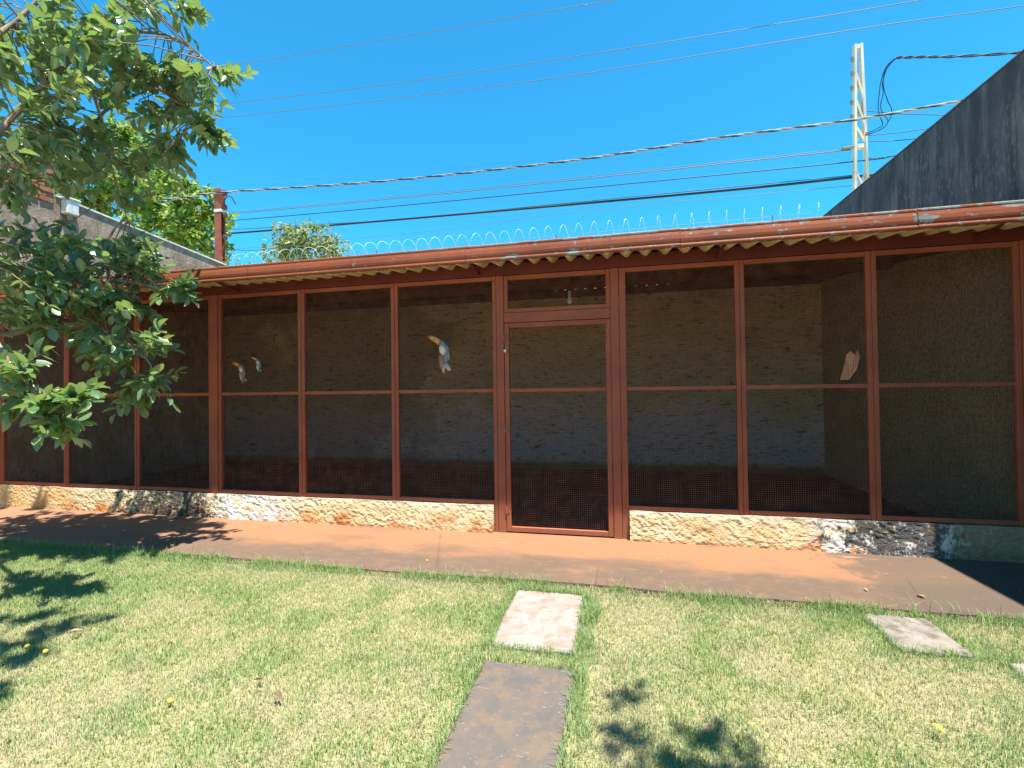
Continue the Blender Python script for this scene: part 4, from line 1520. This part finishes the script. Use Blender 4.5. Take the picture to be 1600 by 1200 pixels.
isg = rng.random(n) < (0.42 + 0.44 * green + 0.15 * np.clip(lush, 0, 1))
drop = (rng.random(n) < 0.30 * (1 - green))
sel = ~drop
gx, gy, green, lush, isg, sd, front = [a[sel] for a in (gx, gy, green, lush, isg, sd, front)]
n = len(gx)
hgt = np.where(isg, 0.010 + 0.016 * rng.random(n) + 0.009 * green + 0.055 * np.clip(lush, 0, 1) * rng.random(n), 0.018 + 0.040 * rng.random(n))
tall = rng.random(n) < 0.004
hgt = np.where(tall, hgt + 0.05 * rng.random(n), hgt)
tall2 = (rng.random(n) < 0.02) & (gy > front - 0.1)
hgt = np.where(tall2, hgt + 0.05 + 0.06 * rng.random(n), hgt)
lean = np.where(isg, rng.uniform(0.15, 1.05, n), rng.uniform(1.05, 1.5, n))
az = rng.uniform(0, 2 * np.pi, n)
wid = np.where(isg, rng.uniform(0.0010, 0.0022, n), rng.uniform(0.0007, 0.0015, n))
gz = np.where(gy > 3.4, -0.03, soil_z(gx, gy))
dx, dy = np.cos(az), np.sin(az)
px_, py_ = -dy * wid, dx * wid
s1, s2 = np.sin(lean * 0.55) * hgt * 0.5, np.sin(lean) * hgt
h1, h2 = np.cos(lean * 0.55) * hgt * 0.55, np.cos(lean) * hgt + 0.006
V = np.empty((n, 5, 3), np.float32)
V[:, 0] = np.stack([gx - px_, gy - py_, gz - 0.004], 1)
V[:, 1] = np.stack([gx + px_, gy + py_, gz - 0.004], 1)
V[:, 2] = np.stack([gx + dx * s1 + px_ * .8, gy + dy * s1 + py_ * .8, gz + h1], 1)
V[:, 3] = np.stack([gx + dx * s1 - px_ * .8, gy + dy * s1 - py_ * .8, gz + h1], 1)
V[:, 4] = np.stack([gx + dx * s2, gy + dy * s2, gz + h2], 1)
o5 = np.arange(n)[:, None] * 5
F = np.concatenate([o5 + np.array([[0, 1, 2]]), o5 + np.array([[0, 2, 3]]), o5 + np.array([[3, 2, 4]])])
t = rng.random((n, 1))
gA, gB, gC = np.array([0.19, 0.31, 0.09]), np.array([0.33, 0.41, 0.15]), np.array([0.22, 0.33, 0.16])
cool = vnoise(gx, gy, 1.3, 77)[:, None]
gcol = (gA * (1 - t) + gB * t) * (1 - 0.45 * cool) + gC * 0.45 * cool
s_ = rng.random((n, 1))
scol = np.array([0.42, 0.40, 0.24]) * (1 - s_) + np.array([0.33, 0.30, 0.165]) * s_
brown = rng.random(n) < 0.05
scol[brown] = np.array([0.22, 0.14, 0.08])
col = np.where(isg[:, None], gcol, scol)
C = np.repeat(col[:, None, :], 5, 1).reshape(-1, 3)
grass = fast_mesh('grass', V.reshape(-1, 3), F, M_GRASS, cols=C)
tag(grass, 'thin lawn of short green and straw-coloured grass', 'grass', kind='stuff')

# ------------------------------------------------------------------ small things on the lawn and walkway
M_FRUIT = plain('ripe_fruit', (0.78, 0.58, 0.08), 0.45)


def gnd(px, py, z=0.0):
    d = RX * ((px - 800) / FPX) + UX * ((600 - py) / FPX) + fwd
    return CAM + d * ((z - CAM.z) / d.z)


for (x, y, lab) in ((71, 1021, 'larger yellow fruit fallen on the lawn at the left edge of shade'), (43, 1013, 'smaller yellow fruit in the tree shade at far left'), (266, 1099, 'yellow fruit lying alone on the sunlit lawn in front')):
    g = gnd(x, y, -0.01)
    o = empty('fallen_fruit', g)
    MB().ball(g + Vector((0, 0, 0.012)), (0.014, 0.013, 0.012), 10, 8).build('flesh', M_FRUIT, o, True)
    MB().tube([g + Vector((0.015, 0, 0.013)), g + Vector((0.022, 0.002, 0.016))], [0.004, 0.002], 6).build('stalk', M_BARK, o)
    tag(o, lab, 'fruit', 'yellow fruit fallen under the tree')
M_DRY = plain('dry_leaf', (0.17, 0.095, 0.05), 0.8)
M_DRYP = plain('pale_dry_leaf', (0.40, 0.25, 0.14), 0.8)
dm, dmp = leaf_mesh(fold=0.5, droop=-0.25), leaf_mesh(fold=0.4, droop=-0.2)
dm.materials.append(M_DRY)
dmp.materials.append(M_DRYP)
dmy = leaf_mesh(fold=0.5, droop=-0.2)
dmy.materials.append(M_LEAFY)
for (x, y, z, m, s, lab) in ((440, 1092, 0.012, dm, .05, 'brown curled leaf on the front lawn, right of the lone fruit'),
                             (397, 1062, 0.012, dm, .045, 'brown leaf on the lawn above a bigger curled one'),
                             (270, 1003, 0.012, dm, .035, 'small brown leaf on the middle of the left lawn'),
                             (130, 985, 0.012, dmp, .06, 'pale dry leaf at the edge of the tree shade'),
                             (1477, 1146, 0.015, dmy, .045, 'yellow leaf on the lawn at bottom right'),
                             (1432, 930, 0.004, dmp, .055, 'tan dry leaf on the walkway, right end, nearest the grass'),
                             (1356, 924, 0.004, dmp, .035, 'small tan leaf on the walkway near the mottled slab'),
                             (668, 877, 0.004, dmp, .03, 'tiny pale leaf on the walkway left of the door')):
    g = gnd(x, y, z)
    o = bpy.data.objects.new('fallen_leaf', m)
    COL.objects.link(o)
    o.location = g
    o.scale = (s, s, s)
    o.rotation_euler = (random.uniform(-.2, .2), random.uniform(-.15, .1), random.uniform(0, 6.28))
    tag(o, lab, 'leaf', 'dry leaves on lawn and walkway')
